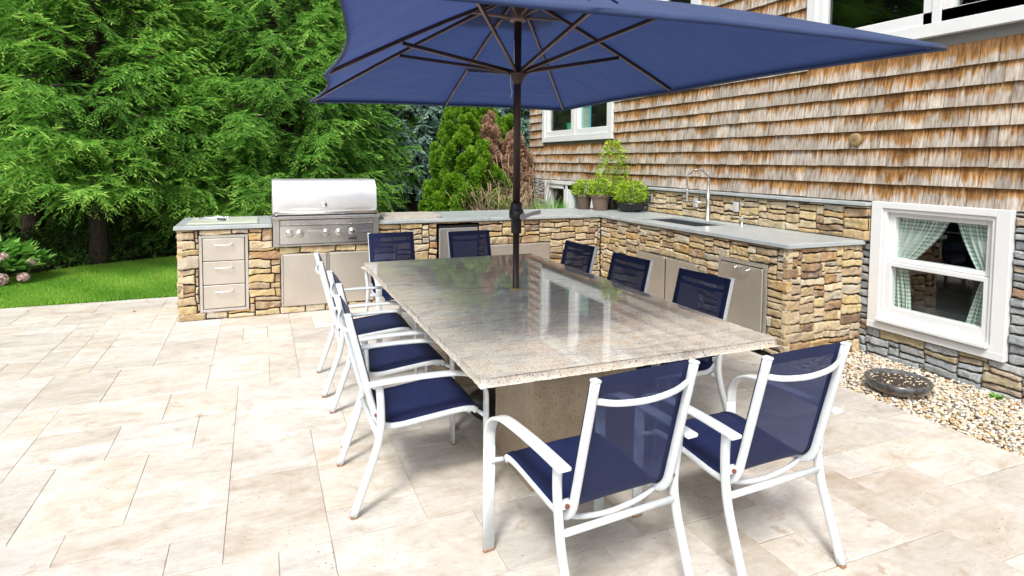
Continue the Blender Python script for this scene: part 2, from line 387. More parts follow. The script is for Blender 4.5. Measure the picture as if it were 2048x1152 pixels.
def pack(nu, nv, sizes, seed, blocked=None, wts=None):
    """fill a grid with rectangles; returns (u0,v0,u1,v1)"""
    r = random.Random(seed); occ = np.zeros((nu, nv), bool)
    if blocked is not None: occ |= blocked
    out = []
    for v in range(nv):
        for u in range(nu):
            if occ[u, v]: continue
            w_, h_ = r.choices(sizes, wts)[0]
            mw = 1
            while mw < w_ and u+mw < nu and not occ[u+mw, v]: mw += 1
            w_ = mw; mh = 1
            while mh < h_ and v+mh < nv and not occ[u:u+w_, v+mh].any(): mh += 1
            occ[u:u+w_, v:v+mh] = True; out.append((u, v, u+w_, v+mh))
    return out

def patio():
    m, my = .2055, .2265; x0, y0 = .05-m*33, 3.0-my*23; nu, nv = int((4.0-x0)/m)+1, int((LAWN_Y-y0)/my)+1
    rects = pack(nv, nu, [(3,2),(2,2),(3,1),(2,1),(1,1),(2,3),(1,2),(3,3)], 21, wts=[5,4,3,3,1.8,4,2.2,.4])
    b = MB(); r = random.Random(3)
    XR = 3.81
    for (v0, u0, v1, u1) in rects:
        xa, xb = x0+u0*m, min(x0+u1*m, XR); ya, yb = y0+v0*my, min(y0+v1*my, LAWN_Y)
        if xb-xa < .03 or yb-ya < .03: continue
        gp = r.uniform(.0004, .0012); gy = r.uniform(.0014, .0034); e = .0022; z = r.uniform(-.0012, .0012); xa += gp; xb -= gp; ya += gy; yb -= gy
        tx, ty = r.uniform(-.0006, .0006), r.uniform(-.0006, .0006)
        vs = [(xa,ya,-.03),(xb,ya,-.03),(xb,yb,-.03),(xa,yb,-.03),(xa,ya,z-e),(xb,ya,z-e),(xb,yb,z-e),(xa,yb,z-e),
              (xa+e,ya+e,z+tx),(xb-e,ya+e,z-tx),(xb-e,yb-e,z+ty),(xa+e,yb-e,z-ty)]
        fs = [(8,9,10,11)]+[(4+i,4+(i+1)%4,8+(i+1)%4,8+i) for i in range(4)]+[(i,(i+1)%4,4+(i+1)%4,4+i) for i in range(4)]
        b.add(vs, fs, tint=r.random())
    o = b.build('patio', M['travertine']); put(o, 'cream travertine paved patio', kind='structure')
    j = MB().box((x0, y0, -.128), (XR-.004, LAWN_Y-.004, -.006)); put(j.build('paver_bed', m_noisy('joint sand', (.04,.03,.02), (.56,.49,.40), 2.5, .95, .3)), 'sandy bed showing in the joints between pavers', kind='structure')
patio()

def lawn():
    # gently sloping lawn; back edge runs from beside the island to the far left
    poly = [(-14, LAWN_Y), (4.6, LAWN_Y), (4.6, 11.2), (-1.3, 11.05), (-2.45, 10.45), (-3.1, 9.75), (-5, 8.9), (-14, 8.3)]
    mb = MB(); z = -.004
    n = len(poly); mb.add([(x, y, z) for x, y in poly]+[(x, y, -.125) for x, y in poly], [tuple(range(n))]+[(i, (i+1)%n, n+(i+1)%n, n+i)[::-1] for i in range(n)])
    put(mb.build('lawn', m_noisy('lawn soil', (.03,.09,.012), (.06,.15,.02), 6, .95, .3)), 'green lawn ground beyond the patio edge', kind='structure')
    N = 330000; x = rng.uniform(-6.5, 1.5, N); y = rng.uniform(LAWN_Y+.01, 11.2, N)
    bx = np.interp(x, [-14,-5,-3.1,-2.45,-1.3,4.6], [8.3,8.9,9.75,10.45,11.05,11.2]); k = (y < bx+rng.normal(0,.03,N)); x, y = x[k], y[k]; N = len(x)
    a = rng.uniform(0, 2*np.pi, N); h = rng.uniform(.018, .04, N); wd = rng.uniform(.0025, .005, N); ln = rng.uniform(0, .018, N); la = rng.uniform(0, 6.28, N)
    V = np.zeros((N, 3, 3)); dx, dy = np.cos(a)*wd, np.sin(a)*wd
    V[:,0] = np.stack([x-dx, y-dy, np.full(N,-.004)], 1); V[:,1] = np.stack([x+dx, y+dy, np.full(N,-.004)], 1)
    V[:,2] = np.stack([x+ln*np.cos(la), y+ln*np.sin(la), h], 1)
    pt = .5+.25*np.sin(x*2.1+1)*np.sin(y*3.3)+.12*np.sin(x*7+y*5)+rng.normal(0,.16,N)
    o = link('grass', np_mesh('grass', V.reshape(-1,3), np.arange(3*N).reshape(N,3), att={'tint': np.clip(pt,0,1)}), M['grass'])
    put(o, 'short mown green grass of the lawn', kind='stuff')
    k = MB(); r = random.Random(12)
    for i in range(70):
        x_, y_, a_, q = r.uniform(-4, 0), r.uniform(LAWN_Y-.8, 10.2), r.uniform(0, 6.28), r.uniform(.012, .03); z_ = .004 if y_ < LAWN_Y else .042; dx, dy = q*math.cos(a_), q*math.sin(a_)
        if y_ < LAWN_Y and i % 3: continue
        k.quad((x_-dx, y_-dy, z_), (x_+dy*.5, y_-dx*.5, z_+.006), (x_+dx, y_+dy, z_+.003), (x_-dy*.5, y_+dx*.5, z_+.008))
    put(k.build('fallen_leaves', m_noisy('dry leaf', (.20,.12,.04), (.42,.32,.10), 8, .8)), 'few dry fallen leaves scattered on the lawn and its edge', kind='stuff')
lawn()

# ------------------------------------------------------------------ stones
def vnoise(seed, n=6, f0=3.):
    r = np.random.default_rng(seed); K = r.normal(0, 1, (n, 2))*f0*np.linspace(1, 3.2, n)[:, None]; P = r.uniform(0, 6.28, n); A = 1/np.linspace(1, 3, n)
    return lambda u, v: sum(A[i]*np.sin(K[i,0]*u+K[i,1]*v+P[i]) for i in range(n))/A.sum()*2

def stones(name, u0, u1, v0, v1, holes, fn, mat, parent, seed, cell=(.04,.021), sizes=None, wts=None, relief=.017, off=(0,0,0), res=.014, warp=.008, ends=None):
    """dry laid ledge stone over the rectangle; fn(u,v,h)->xyz"""
    nu, nv = max(1, round((u1-u0)/cell[0])), max(1, round((v1-v0)/cell[1])); cu, cv = (u1-u0)/nu, (v1-v0)/nv
    blk = np.zeros((nu, nv), bool)
    for (a, b, c, d_) in holes:
        for i in range(nu):
            for j in range(nv):
                U, Vv = u0+(i+.5)*cu, v0+(j+.5)*cv
                if a < U < b and c < Vv < d_: blk[i, j] = True
    sizes = sizes or [(4,4),(5,4),(6,4),(7,5),(8,4),(6,3),(5,3),(3,2),(7,3),(9,4),(5,6),(3,4),(6,2)]
    wts = wts or [3,4,5,2.5,3,6,4.5,2,5,2,.8,1.5,3.5]
    rects = pack(nu, nv, sizes, seed, blk, wts); wu, wv = vnoise(seed+1, f0=9), vnoise(seed+2, f0=9)
    r = np.random.default_rng(seed+3); VV = []; FF = []; TT = []; base = 0
    hs_ = [(a-1e-4, b+1e-4, c-1e-4, d_+1e-4) for a, b, c, d_ in holes]
    for (a, b, c, d_) in rects:
        ua, ub, va, vb = u0+a*cu, u0+c*cu, v0+b*cv, v0+d_*cv
        for (ha, hb, hc, hd) in holes:      # trim cells that poke into an opening
            if vb > hc and va < hd:
                if ub <= ha or ua >= hb: continue
                opts = [(ub-ha, 0), (hb-ua, 1), (vb-hc, 2), (hd-va, 3)]; k_ = min(opts)[1]
                if k_ == 0: ub = ha
                elif k_ == 1: ua = hb
                elif k_ == 2: vb = hc
                else: va = hd
        for (ha, hb, hc, hd) in holes:      # stretch to close against an opening
            if vb > hc+.005 and va < hd-.005:
                if 0 < ha-ub < cu*.75: ub = ha
                if 0 < ua-hb < cu*.75: ua = hb
            if ub > ha+.005 and ua < hb-.005:
                if 0 < hc-vb < cv*.9: vb = hc
                if 0 < va-hd < cv*.9: va = hd
        if ub-ua < .012 or vb-va < .008: continue
        w_, h_ = ub-ua, vb-va; gap = r.uniform(.0008, .0022)
        n1, n2 = max(4, int(w_/res)+3), max(4, int(h_/res)+3)
        def rowp(L, n):
            e = min(.006, L*.2); return np.concatenate([[0, e], np.linspace(e, L-e, n)[1:-1], [L-e, L]])
        pu, pv = rowp(w_, n1), rowp(h_, n2); n1, n2 = len(pu), len(pv)
        Ug, Vg = np.meshgrid(pu, pv, indexing='ij')
        # skewed outline
        sk = r.normal(0, 1, 4)*min(.06*h_, .005); fu, fv = Ug/w_, Vg/h_
        Vs = gap+Vg*(1-2*gap/h_)+(sk[0]*(1-fu)+sk[1]*fu)*(1-fv)*.8-(abs(sk[2])*(1-fu)+abs(sk[3])*fu)*fv*.8
        Us = gap+Ug*(1-2*gap/w_)
        s1, s2 = r.uniform(0, 6.28, 2)
        Vs = Vs+.0018*np.sin(Ug*90+s1)*np.where(fv > .9, 1, np.where(fv < .1, -1, 0))
        ed = np.minimum(np.minimum(Ug, w_-Ug), np.minimum(Vg, h_-Vg))
        thick = r.uniform(.25, 1)*relief; f = vnoise(int(r.integers(1e6)), 6, 38)
        tilt = (fu-.5)*r.normal(0, .007)+(fv-.5)*r.normal(0, .008)
        crn = np.minimum(Ug, w_-Ug)+np.minimum(Vg, h_-Vg)
        H = thick+tilt+f(Ug+s1, Vg+s2)*.0038+np.abs(vnoise(int(r.integers(1e6)), 4, 18)(Ug, Vg))*.004
        H = H-np.exp(-ed/.003)*.008-np.exp(-crn/.007)*.006
        ring = (ed <= 1e-9); H = np.where(ring, -.035, H)
        Us = np.where(ring, Us, Us); U, Vv = Us+ua, Vs+va
        U = U+np.clip(warp*wu(U*1.1, Vv*1.1), -warp, warp)*np.minimum(1, np.minimum(U-u0, u1-U).clip(0)/.05)
        Vv = Vv+np.clip(warp*wv(U*1.1, Vv*1.1), -warp, warp)*np.minimum(1, np.minimum(Vv-v0, v1-Vv).clip(0)/.05)
        if holes:
            for (ha, hb, hc, hd) in holes:
                ins = (U > ha) & (U < hb) & (Vv > hc) & (Vv < hd)
                if ins.any():
                    cu_, cv_ = (ua+ub)/2, (va+vb)/2
                    if cv_ >= hd: Vv = np.where(ins, hd, Vv)
                    elif cv_ <= hc: Vv = np.where(ins, hc, Vv)
                    elif cu_ <= ha: U = np.where(ins, ha, U)
                    else: U = np.where(ins, hb, U)
        X, Y, Z = fn(U, Vv, H); VV.append(np.stack([X+0*U, Y+0*U, Z+0*U], -1).reshape(-1, 3))
        I = np.arange(n1*n2).reshape(n1, n2)+base
        FF.append(np.stack([I[:-1,:-1], I[1:,:-1], I[1:,1:], I[:-1,1:]], -1).reshape(-1, 4)); TT.append(np.full((n1-1)*(n2-1), r.random())); base += n1*n2
    V = np.concatenate(VV)-np.array(off); F = np.concatenate(FF)
    # orientation: outward = +h
    p0 = np.array(fn(np.array(.5), np.array(.5), np.array(0.))); pu_ = np.array(fn(np.array(.6), np.array(.5), np.array(0.)))-p0; pv_ = np.array(fn(np.array(.5), np.array(.6), np.array(0.)))-p0; ph = np.array(fn(np.array(.5), np.array(.5), np.array(.1)))-p0
    if np.dot(np.cross(pu_, pv_), ph) < 0: F = F[:, ::-1]
    return link(name, np_mesh(name, V, F, True, att={'tint': np.concatenate(TT)}), mat, parent)

# ------------------------------------------------------------------ outdoor kitchen island
DR = (-.555, -.115, .075, .835); DD = (.19, 1.125, .07, .615); GR = (.115, 1.178, .69, .93); FRD = (1.83, 2.33, 0, .872); BD = (2.40, 3.245, .06, .61)
SD = (4.735, 5.78, .07, .592); TP = (3.868, 4.46, .10, .725)
isl = root('outdoor_kitchen_island', (0, 0, 0), 'L-shaped tan ledge stone kitchen island with blue-grey slab top', 'outdoor kitchen')
FB = B+.035   # stone base plane behind the slab edge
SBX = S+.035; NEY = Y1+.035
stones('stone_cladding', XL+.02, S+.03, 0, .892, [DR, DD, GR, FRD, BD], lambda u, v, h: (u, FB-h, v), M['tanstone'], isl, 11)
stones('stone_cladding', Y1+.02, B+.01, -.02, .892, [SD, TP], lambda u, v, h: (SBX-h, u, v), M['tanstone'], isl, 23)
stones('stone_cladding', S+.02, 4.80, -.06, .892, [], lambda u, v, h: (u, NEY-h, v), M['tanstone'], isl, 35)
stones('stone_cladding', B+.02, 7.55, 0, .892, [], lambda u, v, h: (XL+.035-h, u, v), M['tanstone'], isl, 47, res=.03)
k = MB()
def slab_minus(mb, axis, u0, u1, v0, v1, holes, wfn):
    us = sorted({u0, u1, *[h[0] for h in holes], *[h[1] for h in holes]}); vs = sorted({v0, v1, *[h[2] for h in holes], *[h[3] for h in holes]})
    for a, b in zip(us, us[1:]):
        for c, d_ in zip(vs, vs[1:]):
            if u0 <= a and b <= u1 and v0 <= c and d_ <= v1 and not any(h[0] <= (a+b)/2 <= h[1] and h[2] <= (c+d_)/2 <= h[3] for h in holes):
                mb.box(*wfn(a, b, c, d_))
slab_minus(k, 'x', XL+.05, S+.3, 0, .885, [DR, DD, GR, FRD, BD], lambda a, b, c, d_: ((a, FB+.006, c), (b, FB+.3, d_)))
slab_minus(k, 'y', Y1+.05, FB-.002, -.05, .885, [SD, TP], lambda a, b, c, d_: ((SBX+.006, a, c), (SBX+.3, b, d_)))
k.box((SBX+.31, NEY+.006, -.1), (4.79, NEY+.3, .885)); k.box((XL+.041, FB+.31, 0), (XL+.3, 7.55, .885)); k.box((XL+.31, 7.3, 0), (4.7, 7.56, .885))
k.build('core', M['mortar'], isl)
# blue-grey slab top (leaves the grill and the sink open)
SK = (4.12, 4.60, 5.02, 6.05)
c = MB(); bv = .004
XB = 4.765   # splash face
top = .93; bot = .893
c.box((XL, B, bot), (GR[0]-.004, 7.58, top), bv); c.box((GR[1]+.004, B, bot), (2.45, 7.58, top), bv)
c.box((2.4535, B, bot), (S-.0015, 7.58, top), bv); c.box((GR[0]-.001, 7.24, bot), (GR[1]+.001, 7.58, top-.001))
c.box((S+.002, SK[3]+.25, bot), (XB+.03, 7.58, top), bv); 
c.box((S, SK[3], bot), (XB+.03, SK[3]+.247, top), bv)
c.box((S, SK[2], bot), (SK[0], SK[3]-.002, top), bv); c.box((SK[1], SK[2], bot), (XB+.03, SK[3]-.002, top), bv)
c.box((S, 4.72, bot), (XB+.03, SK[2]-.002, top), bv); c.box((S, Y1, bot), (XB+.03, 4.717, top), bv)
c.build('countertop', M['bluestone'], isl)
stones('backsplash', Y1-.02, 6.80, top+.001, 1.222, [(6.675,6.745,1.05,1.16),(5.77,5.86,1.05,1.16),(5.11,5.20,1.05,1.17)], lambda u, v, h: (XB+.02-h, u, v), M['tanstone'], isl, 59)
MB().box((XB+.026, Y1-.015, top), (4.83, 6.80, 1.22)).build('backsplash_core', M['mortar'], isl)
MB().box((XB-.028, Y1-.03, 1.225), (4.855, 6.83, 1.255), .004).build('ledge_cap', M['bluestone'], isl)
def handle(mb, a, b, out, r=.006, dp=.035):
    a, b, out = Vector(a), Vector(b), Vector(out); t = (b-a).normalized()
    mb.tube(crv([a, a+out*dp*.8, a+out*dp+t*.018, (a+b)/2+out*dp*1.08, b+out*dp-t*.018, b+out*dp*.8, b], 4), r)
    for p in (a, b): mb.tube([p+out*.001, p+out*.006], r*1.7)
# drawer stack
fr = MB(); y = FB-.012
a, b, c0, c1 = DR
for lo, hi in (((a, c0), (a+.028, c1)), ((b-.028, c0), (b, c1)), ((a+.0283, c1-.03), (b-.0283, c1)), ((a+.0283, c0), (b-.0283, c0+.028))): fr.box((lo[0], y, lo[1]), (hi[0], y+.04, hi[1]), .003)
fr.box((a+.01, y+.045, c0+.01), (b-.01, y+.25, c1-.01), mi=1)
dp = fr.build('drawer_frame', [M['steel_h'], M['dark']], isl)
zs = [(.11, .338), (.346, .573), (.581, .80)]
for z0, z1 in zs:
    dd = MB().box((a+.034, y-.004, z0), (b-.034, y+.03, z1), .004).build('drawer', M['door_steel'], dp)
    h = MB(); h.tube([(a+.15, y-.004, z1-.055), (a+.15, y-.03, z1-.06)], .006); handle(h, (a+.145, y-.006, z1-.058), (b-.145, y-.006, z1-.058), (0,-1,-.15), .0075, .032); h.build('handle', M['chrome'], dp)
def door_y(x0, x1, z0, z1, yy, par=isl, hinge=True):
    return MB().box((x0, yy, z0), (x1, yy+.022, z1), .004).build('cabinet_door', M['door_steel'], par)
def frame_y(x0, x1, z0, z1, yy, t, mids=(), par=isl):
    f = MB()
    f.box((x0, yy, z0), (x0+t, yy+.04, z1), .002); f.box((x1-t, yy, z0), (x1, yy+.04, z1), .002)
    f.box((x0+t+.0002, yy, z1-t), (x1-t-.0002, yy+.04, z1), .002); f.box((x0+t+.0002, yy, z0), (x1-t-.0002, yy+.04, z0+t), .002)
    for mx in mids: f.box((mx-.012, yy+.001, z0+t), (mx+.012, yy+.038, z1-t))
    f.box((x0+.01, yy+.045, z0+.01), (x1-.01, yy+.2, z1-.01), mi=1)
    return f.build('door_frame', [M['steel_h'], M['dark']], par)
frame_y(DD[0], DD[1], DD[2], DD[3], y+.004, .02, [.652]); door_y(DD[0]+.022, .636, DD[2]+.012, DD[3]-.008, y-.018); door_y(.668, DD[1]-.014, DD[2]+.012, DD[3]-.008, y-.018)
frame_y(BD[0], BD[1], BD[2], BD[3], y+.004, .02); door_y(BD[0]+.012, 2.812, BD[2]+.012, BD[3]-.01, y-.016); door_y(2.818, BD[1]-.012, BD[2]+.012, BD[3]-.01, y-.016)
def frame_x(y0, y1, z0, z1, xx, t, mids=(), par=isl):
    f = MB()
    f.box((xx, y0, z0), (xx+.04, y0+t, z1), .002); f.box((xx, y1-t, z0), (xx+.04, y1, z1), .002)
    f.box((xx, y0+t+.0002, z1-t), (xx+.04, y1-t-.0002, z1), .002); f.box((xx, y0+t+.0002, z0), (xx+.04, y1-t-.0002, z0+t), .002)
    for my in mids: f.box((xx+.001, my-.014, z0+t), (xx+.038, my+.014, z1-t))
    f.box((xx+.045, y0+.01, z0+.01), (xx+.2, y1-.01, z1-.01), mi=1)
    return f.build('door_frame', [M['steel_h'], M['dark']], par)
x = SBX-.014
frame_x(SD[0], SD[1], SD[2], SD[3], x, .02, [5.243])
for p, q in ((SD[0]+.015, 5.228), (5.258, SD[1]-.015)): MB().box((x-.018, p, SD[2]+.012), (x-.001, q, SD[3]-.01), .004).build('cabinet_door', M['door_steel'], isl)
tf = frame_x(TP[0], TP[1], TP[2], TP[3], x-.004, .035)
MB().box((x-.012, TP[0]+.042, TP[2]+.042), (x+.02, TP[1]-.042, TP[3]-.045), .004).build('cabinet_door', M['door_steel'], isl)
h = MB(); handle(h, (x-.014, 4.06, .655), (x-.014, 4.22, .655), (-1,0,-.15), .0085, .036); h.build('handle', M['chrome'], isl)

# grill
gr = root('built_in_grill', (.65, 6.85, .69), 'wide stainless gas grill with closed white-shining hood, set in the island', 'grill')
o3 = gr.location; GX0, GX1 = .118, 1.176
yf = B-.012
b = MB(o3)
b.box((GX0, yf, .693), (GX0+.062, yf+.3, .972), .003); b.box((GX1-.062, yf, .693), (GX1, yf+.3, .972), .003)
b.box((GX0+.0625, yf+.004, .694), (GX1-.0625, yf+.3, .716), .003)
b.box((GX0+.003, yf+.305, .70), (GX1-.003, 7.2, 1.0))
b.lathe([(.008, 0), (.008, .004), (.004, .006)], (GX0+.03, yf-.006, .80), 12, 'y', mi=0)
b.build('body', M['steel'], gr)
b = MB(o3); b.box((GX0-.004, yf-.034, .976), (GX1+.004, yf+.31, 1.006), .006); b.build('front_shelf', M['steel_h'], gr)
b = MB(o3); b.box((GX0+.064, yf+.02, .9685), (GX1-.064, yf+.2, .9755)); b.box((GX0+.01, yf+.012, 1.0065), (GX1-.02, yf+.2, 1.0285)); b.box((GX0+.064, yf-.001, .7165), (GX1-.064, yf+.04, .7195)); b.build('painted_gap_shade', M['black'], gr)  # solid black strips painting the shade between hood, shelf and control panel
b = MB(o3)   # sloping control panel
xa, xb = GX0+.066, GX1-.066
b.add([(xa, yf-.014, .905), (xb, yf-.014, .905), (xb, yf+.0, .718), (xa, yf+.0, .718), (xa, yf+.05, .905), (xb, yf+.05, .905), (xb, yf+.05, .718), (xa, yf+.05, .718)],
      [(3,2,1,0), (0,1,5,4), (3,0,4,7), (1,2,6,5), (2,3,7,6)])
b.box((xa, yf-.026, .912), (xb, yf+.05, .966), .006)
b.build('control_panel', M['steel_h'], gr)
for kx, kz in ((.274,.828),(.375,.824),(.634,.827),(.765,.827),(.897,.831)):
    kb = MB(o3); yk = yf-.009
    kb.lathe([(.031, 0), (.031, -.006), (.026, -.012), (.021, -.016), (.021, -.036), (.018, -.04)], (kx, yk, kz), 24, 'y')
    kb.box((kx-.004, yk-.048, kz-.019), (kx+.004, yk-.03, kz+.019), .002)
    MB(o3).lathe([(.041, .003), (.041, -.002), (.034, -.003)], (kx, yk, kz), 24, 'y').build('bezel', M['black'] if False else M['steel'], gr)
    kb.build('knob', M['chrome'], gr)
MB(o3).box((.448, yf-.02, .785), (.584, yf-.004, .857), .004).box((.455, yf-.026, .825), (.577, yf-.019, .85), .003).build('drip_tray_pull', M['steel'], gr)
MB(o3).box((.857, yf-.0155, .752), (.938, yf+.0, .764), .002).build('name_plate', M['black'], gr)
lg = MB(o3)
for i, (px, wd) in enumerate(((.985,.02),(1.008,.012),(1.024,.014),(1.042,.012),(1.058,.016))): lg.box((px, yf-.0146, .822), (px+wd, yf-.008, .84+.006*(i%2)), .001)
lg.build('emblem', simple('grey emblem', (.2,.21,.25), .4, .5), gr)
b = MB(o3)  # hood, extruded profile
prof = [(yf+.012, 1.062), (yf+.006, 1.09), (yf+.03, 1.24), (yf+.055, 1.300), (yf+.105, 1.352), (yf+.17, 1.378), (yf+.50, 1.372), (yf+.56, 1.34), (yf+.60, 1.10), (yf+.60, 1.03), (yf+.02, 1.03)]
prof = prof[:1]+[prof[1]]+[(yf+.036, 1.262), (yf+.046, 1.285), (yf+.115, 1.358), (yf+.135, 1.370)]+[(yf+.17, 1.376)]+prof[6:]
n = len(prof); hx0, hx1 = GX0+.002, GX1-.018
b.add([(hx0, p[0], p[1]) for p in prof]+[(hx1, p[0], p[1]) for p in prof], [(i, (i+1) % n, n+(i+1) % n, n+i) for i in range(n)], smooth=True)
b.add([(hx0, p[0], p[1]) for p in prof]+[(hx1, p[0], p[1]) for p in prof], [tuple(range(n))[::-1], tuple(range(n, 2*n))])
hood = b.build('hood', m_steel('polished hood steel', .38, (.97,.97,.97), False), gr)
MB(o3).lathe([(.026, 0), (.026, -.006), (.022, -.009), (.0, -.009)], (.622, yf+.009, 1.115), 24, 'y').build('thermometer', M['chrome'], hood)
b = MB(o3); b.tube([(GX0+.012, yf-.062, 1.040), (GX1-.02, yf-.062, 1.040)], .0155, 16)
for hx in (GX0+.03, GX1-.04): b.box((hx-.014, yf-.058, 1.027), (hx+.014, yf+.012, 1.053), .004)
b.build('handle', M['steel_h'], gr)

# refrigerator
fr = root('mini_refrigerator', (2.08, 6.7, 0), 'stainless mini refrigerator with black top vent, half hidden behind a chair', 'refrigerator')
o3 = fr.location
MB(o3).box((1.85, FB+.01, .02), (2.31, FB+.25, .84), .004).build('cabinet', M['black'], fr)
MB(o3).box((1.852, FB-.035, .06), (2.308, FB+.008, .825), .008).build('door', M['steel'], fr)
MB(o3).box((1.85, FB-.02, .83), (2.31, FB+.008, .852), .003).build('top_vent', M['black'], fr)

# sink, faucet, dispenser
sk = root('sink', (4.36, 5.53, .93), 'black undermount sink sunk in the side counter', 'sink'); o3 = sk.location
b = MB(o3); x0_, x1_, y0_, y1_ = SK[0]+.001, SK[1]-.001, SK[2]+.001, SK[3]-.003; t = .008; zb, zt = .73, .905
b.box((x0_, y0_, zb), (x1_, y1_, zb+t)); b.box((x0_, y0_, zb+t), (x0_+t, y1_, zt)); b.box((x1_-t, y0_, zb+t), (x1_, y1_, zt))
b.box((x0_+t, y0_, zb+t), (x1_-t, y0_+t, zt)); b.box((x0_+t, y1_-t, zb+t), (x1_-t, y1_, zt))
b.build('basin', m_noisy('granite composite', (.03,.035,.04), (.07,.075,.08), 80, .5, .1), sk)
MB(o3).lathe([(.04, zb+t+.001-.93), (.04, zb+t+.004-.93), (.0, zb+t+.002-.93)], (4.36, 5.53, .93), 20).build('drain', M['chrome'], sk)
fc = root('spring_faucet', (4.68, 5.50, .93), 'tall stainless spring faucet arching over the sink', 'faucet'); o3 = fc.location
fx, fy = 4.68, 5.50
b = MB(o3); b.lathe([(.032, 0), (.032, .006), (.026, .01), (.025, .20), (.022, .215), (.022, .30), (.014, .305), (.014, .37)], (fx, fy, .93), 20)
b.build('riser', M['steel'], fc)
arc = crv([(fx, fy, 1.30), (fx, fy, 1.38), (fx-.02, fy+.03, 1.47), (fx-.08, fy+.09, 1.505), (fx-.14, fy+.145, 1.47), (fx-.16, fy+.17, 1.39), (fx-.16, fy+.17, 1.27)], 22)
MB(o3).tube(arc, .0075, 8).build('hose', M['black'], fc)
hel = []
for i in range(len(arc)-1):
    p, q = Vector(arc[i]), Vector(arc[i+1]); tg = (q-p).normalized(); s1 = tg.cross(Vector((.7, .7, .01))).normalized(); s2 = tg.cross(s1)
    for j in range(5):
        a = (i*5+j)/5*2*math.pi*.42; hel.append(p.lerp(q, j/5)+(s1*math.cos(a)+s2*math.sin(a))*.0125)
MB(o3).tube(hel, .0026, 5).build('spring', M['chrome'], fc)
b = MB(o3); b.lathe([(.012, .18), (.015, .17), (.015, .07), (.02, .045), (.02, .03)], (fx-.16, fy+.17, 1.10), 16); b.build('spray_head', M['steel'], fc)
b = MB(o3); b.tube([(fx, fy, 1.135), (fx-.08, fy+.085, 1.135), (fx-.145, fy+.155, 1.15)], .008); b.tube([(fx, fy, 1.14), (fx+.0, fy-.05, 1.15)], .009); b.build('docking_arm', M['steel'], fc)
sd = root('soap_dispenser', (4.69, 4.98, .93), 'small stainless soap dispenser beside the faucet', 'dispenser')
b = MB(sd.location); b.lathe([(.024, 0), (.024, .006), (.013, .012), (.013, .07), (.016, .072), (.016, .085), (.004, .09)], (4.69, 4.98, .93), 16); b.tube([(4.69,4.98,1.01),(4.64,5.0,1.012)], .005); b.build('pump', M['steel'], sd)

# outlets on the backsplash
for (yy, lab, dk) in ((6.71, 'grey outlet box beside the low bowl of herbs on the backsplash', 1), (5.815, 'pale outlet cover on the stone behind the faucet', 0), (5.155, 'pale outlet cover on the backsplash right of the faucet', 0)):
    ot = root('outlet', (XB, yy, 1.10), lab, 'outlet', 'outlets on the stone backsplash'); b = MB(ot.location)
    b.box((XB-.012, yy-.034, 1.055), (XB+.02, yy+.034, 1.163), .004); b.build('cover_plate', simple('outlet plate grey' if dk else 'outlet plate pale', (.35,.37,.37) if dk else (.66,.66,.68), .3, .3), ot)
    b = MB(ot.location); 
    b.box((XB-.0145, yy-.016, 1.07), (XB-.011, yy+.016, 1.145), .002)
    b.build('socket', M['black'] if dk else simple('pale socket', (.5,.5,.52), .4), ot)

# pale board with tongs, and a spare granite slab
MB((-.33, 6.95, .931)).box((-.66, 6.66, .931), (-.02, 7.28, .952), .006).build('tmp', M['dark'])
bd = bpy.data.objects['tmp']; bd.name = 'serving_board'; bd.data.materials.clear(); bd.data.materials.append(m_noisy('pale green stone board', (.40,.44,.36), (.52,.55,.46), 3, .35, .05)); bd.location = (-.33, 6.95, .931)
put(bd, 'pale green-grey flat board on the counter left of the grill', 'board')
tg = root('tongs', (-.52, 7.05, .952), 'steel tongs with a dark grip lying on the pale board', 'tongs')
b = MB(tg.location)
b.sweep(crv([(-.60,7.0,.962),(-.55,7.12,.966),(-.42,7.16,.968),(-.30,7.10,.966)],5), .016, .004, (0,0,1)); b.sweep(crv([(-.60,7.0,.962),(-.5,7.02,.966),(-.38,7.0,.968),(-.30,6.98,.964)],5), .016, .004, (0,0,1)); b.build('arm', M['chrome'], tg)
b = MB(tg.location); b.tube([(-.40,6.93,.968),(-.33,6.84,.965)], .014); b.build('grip', simple('grey rubber grip', (.10,.10,.12), .6), tg)
b = MB(); b.box((1.255, 6.66, .9315), (1.86, 7.30, .958), .006); b.box((1.862, 6.72, .9315), (1.93, 7.24, .958), .006)
b = MB((1.6, 7.0, .9315)); hx = [(1.25,6.66),(1.84,6.66),(1.90,6.69),(1.93,6.76),(1.93,7.24),(1.90,7.29),(1.84,7.31),(1.25,7.31)]
b.add([(p[0], p[1], .9315) for p in hx]+[(p[0], p[1], .957) for p in hx], [tuple(range(8))[::-1], tuple(range(8, 16))]+[(i, (i+1) % 8, 8+(i+1) % 8, 8+i) for i in range(8)])
sp = b.build('granite_board', M['granite_rough']); sp.location = (1.6, 7.0, .9315); put(sp, 'brown granite slab with rounded corners lying on the counter right of the grill', 'slab')

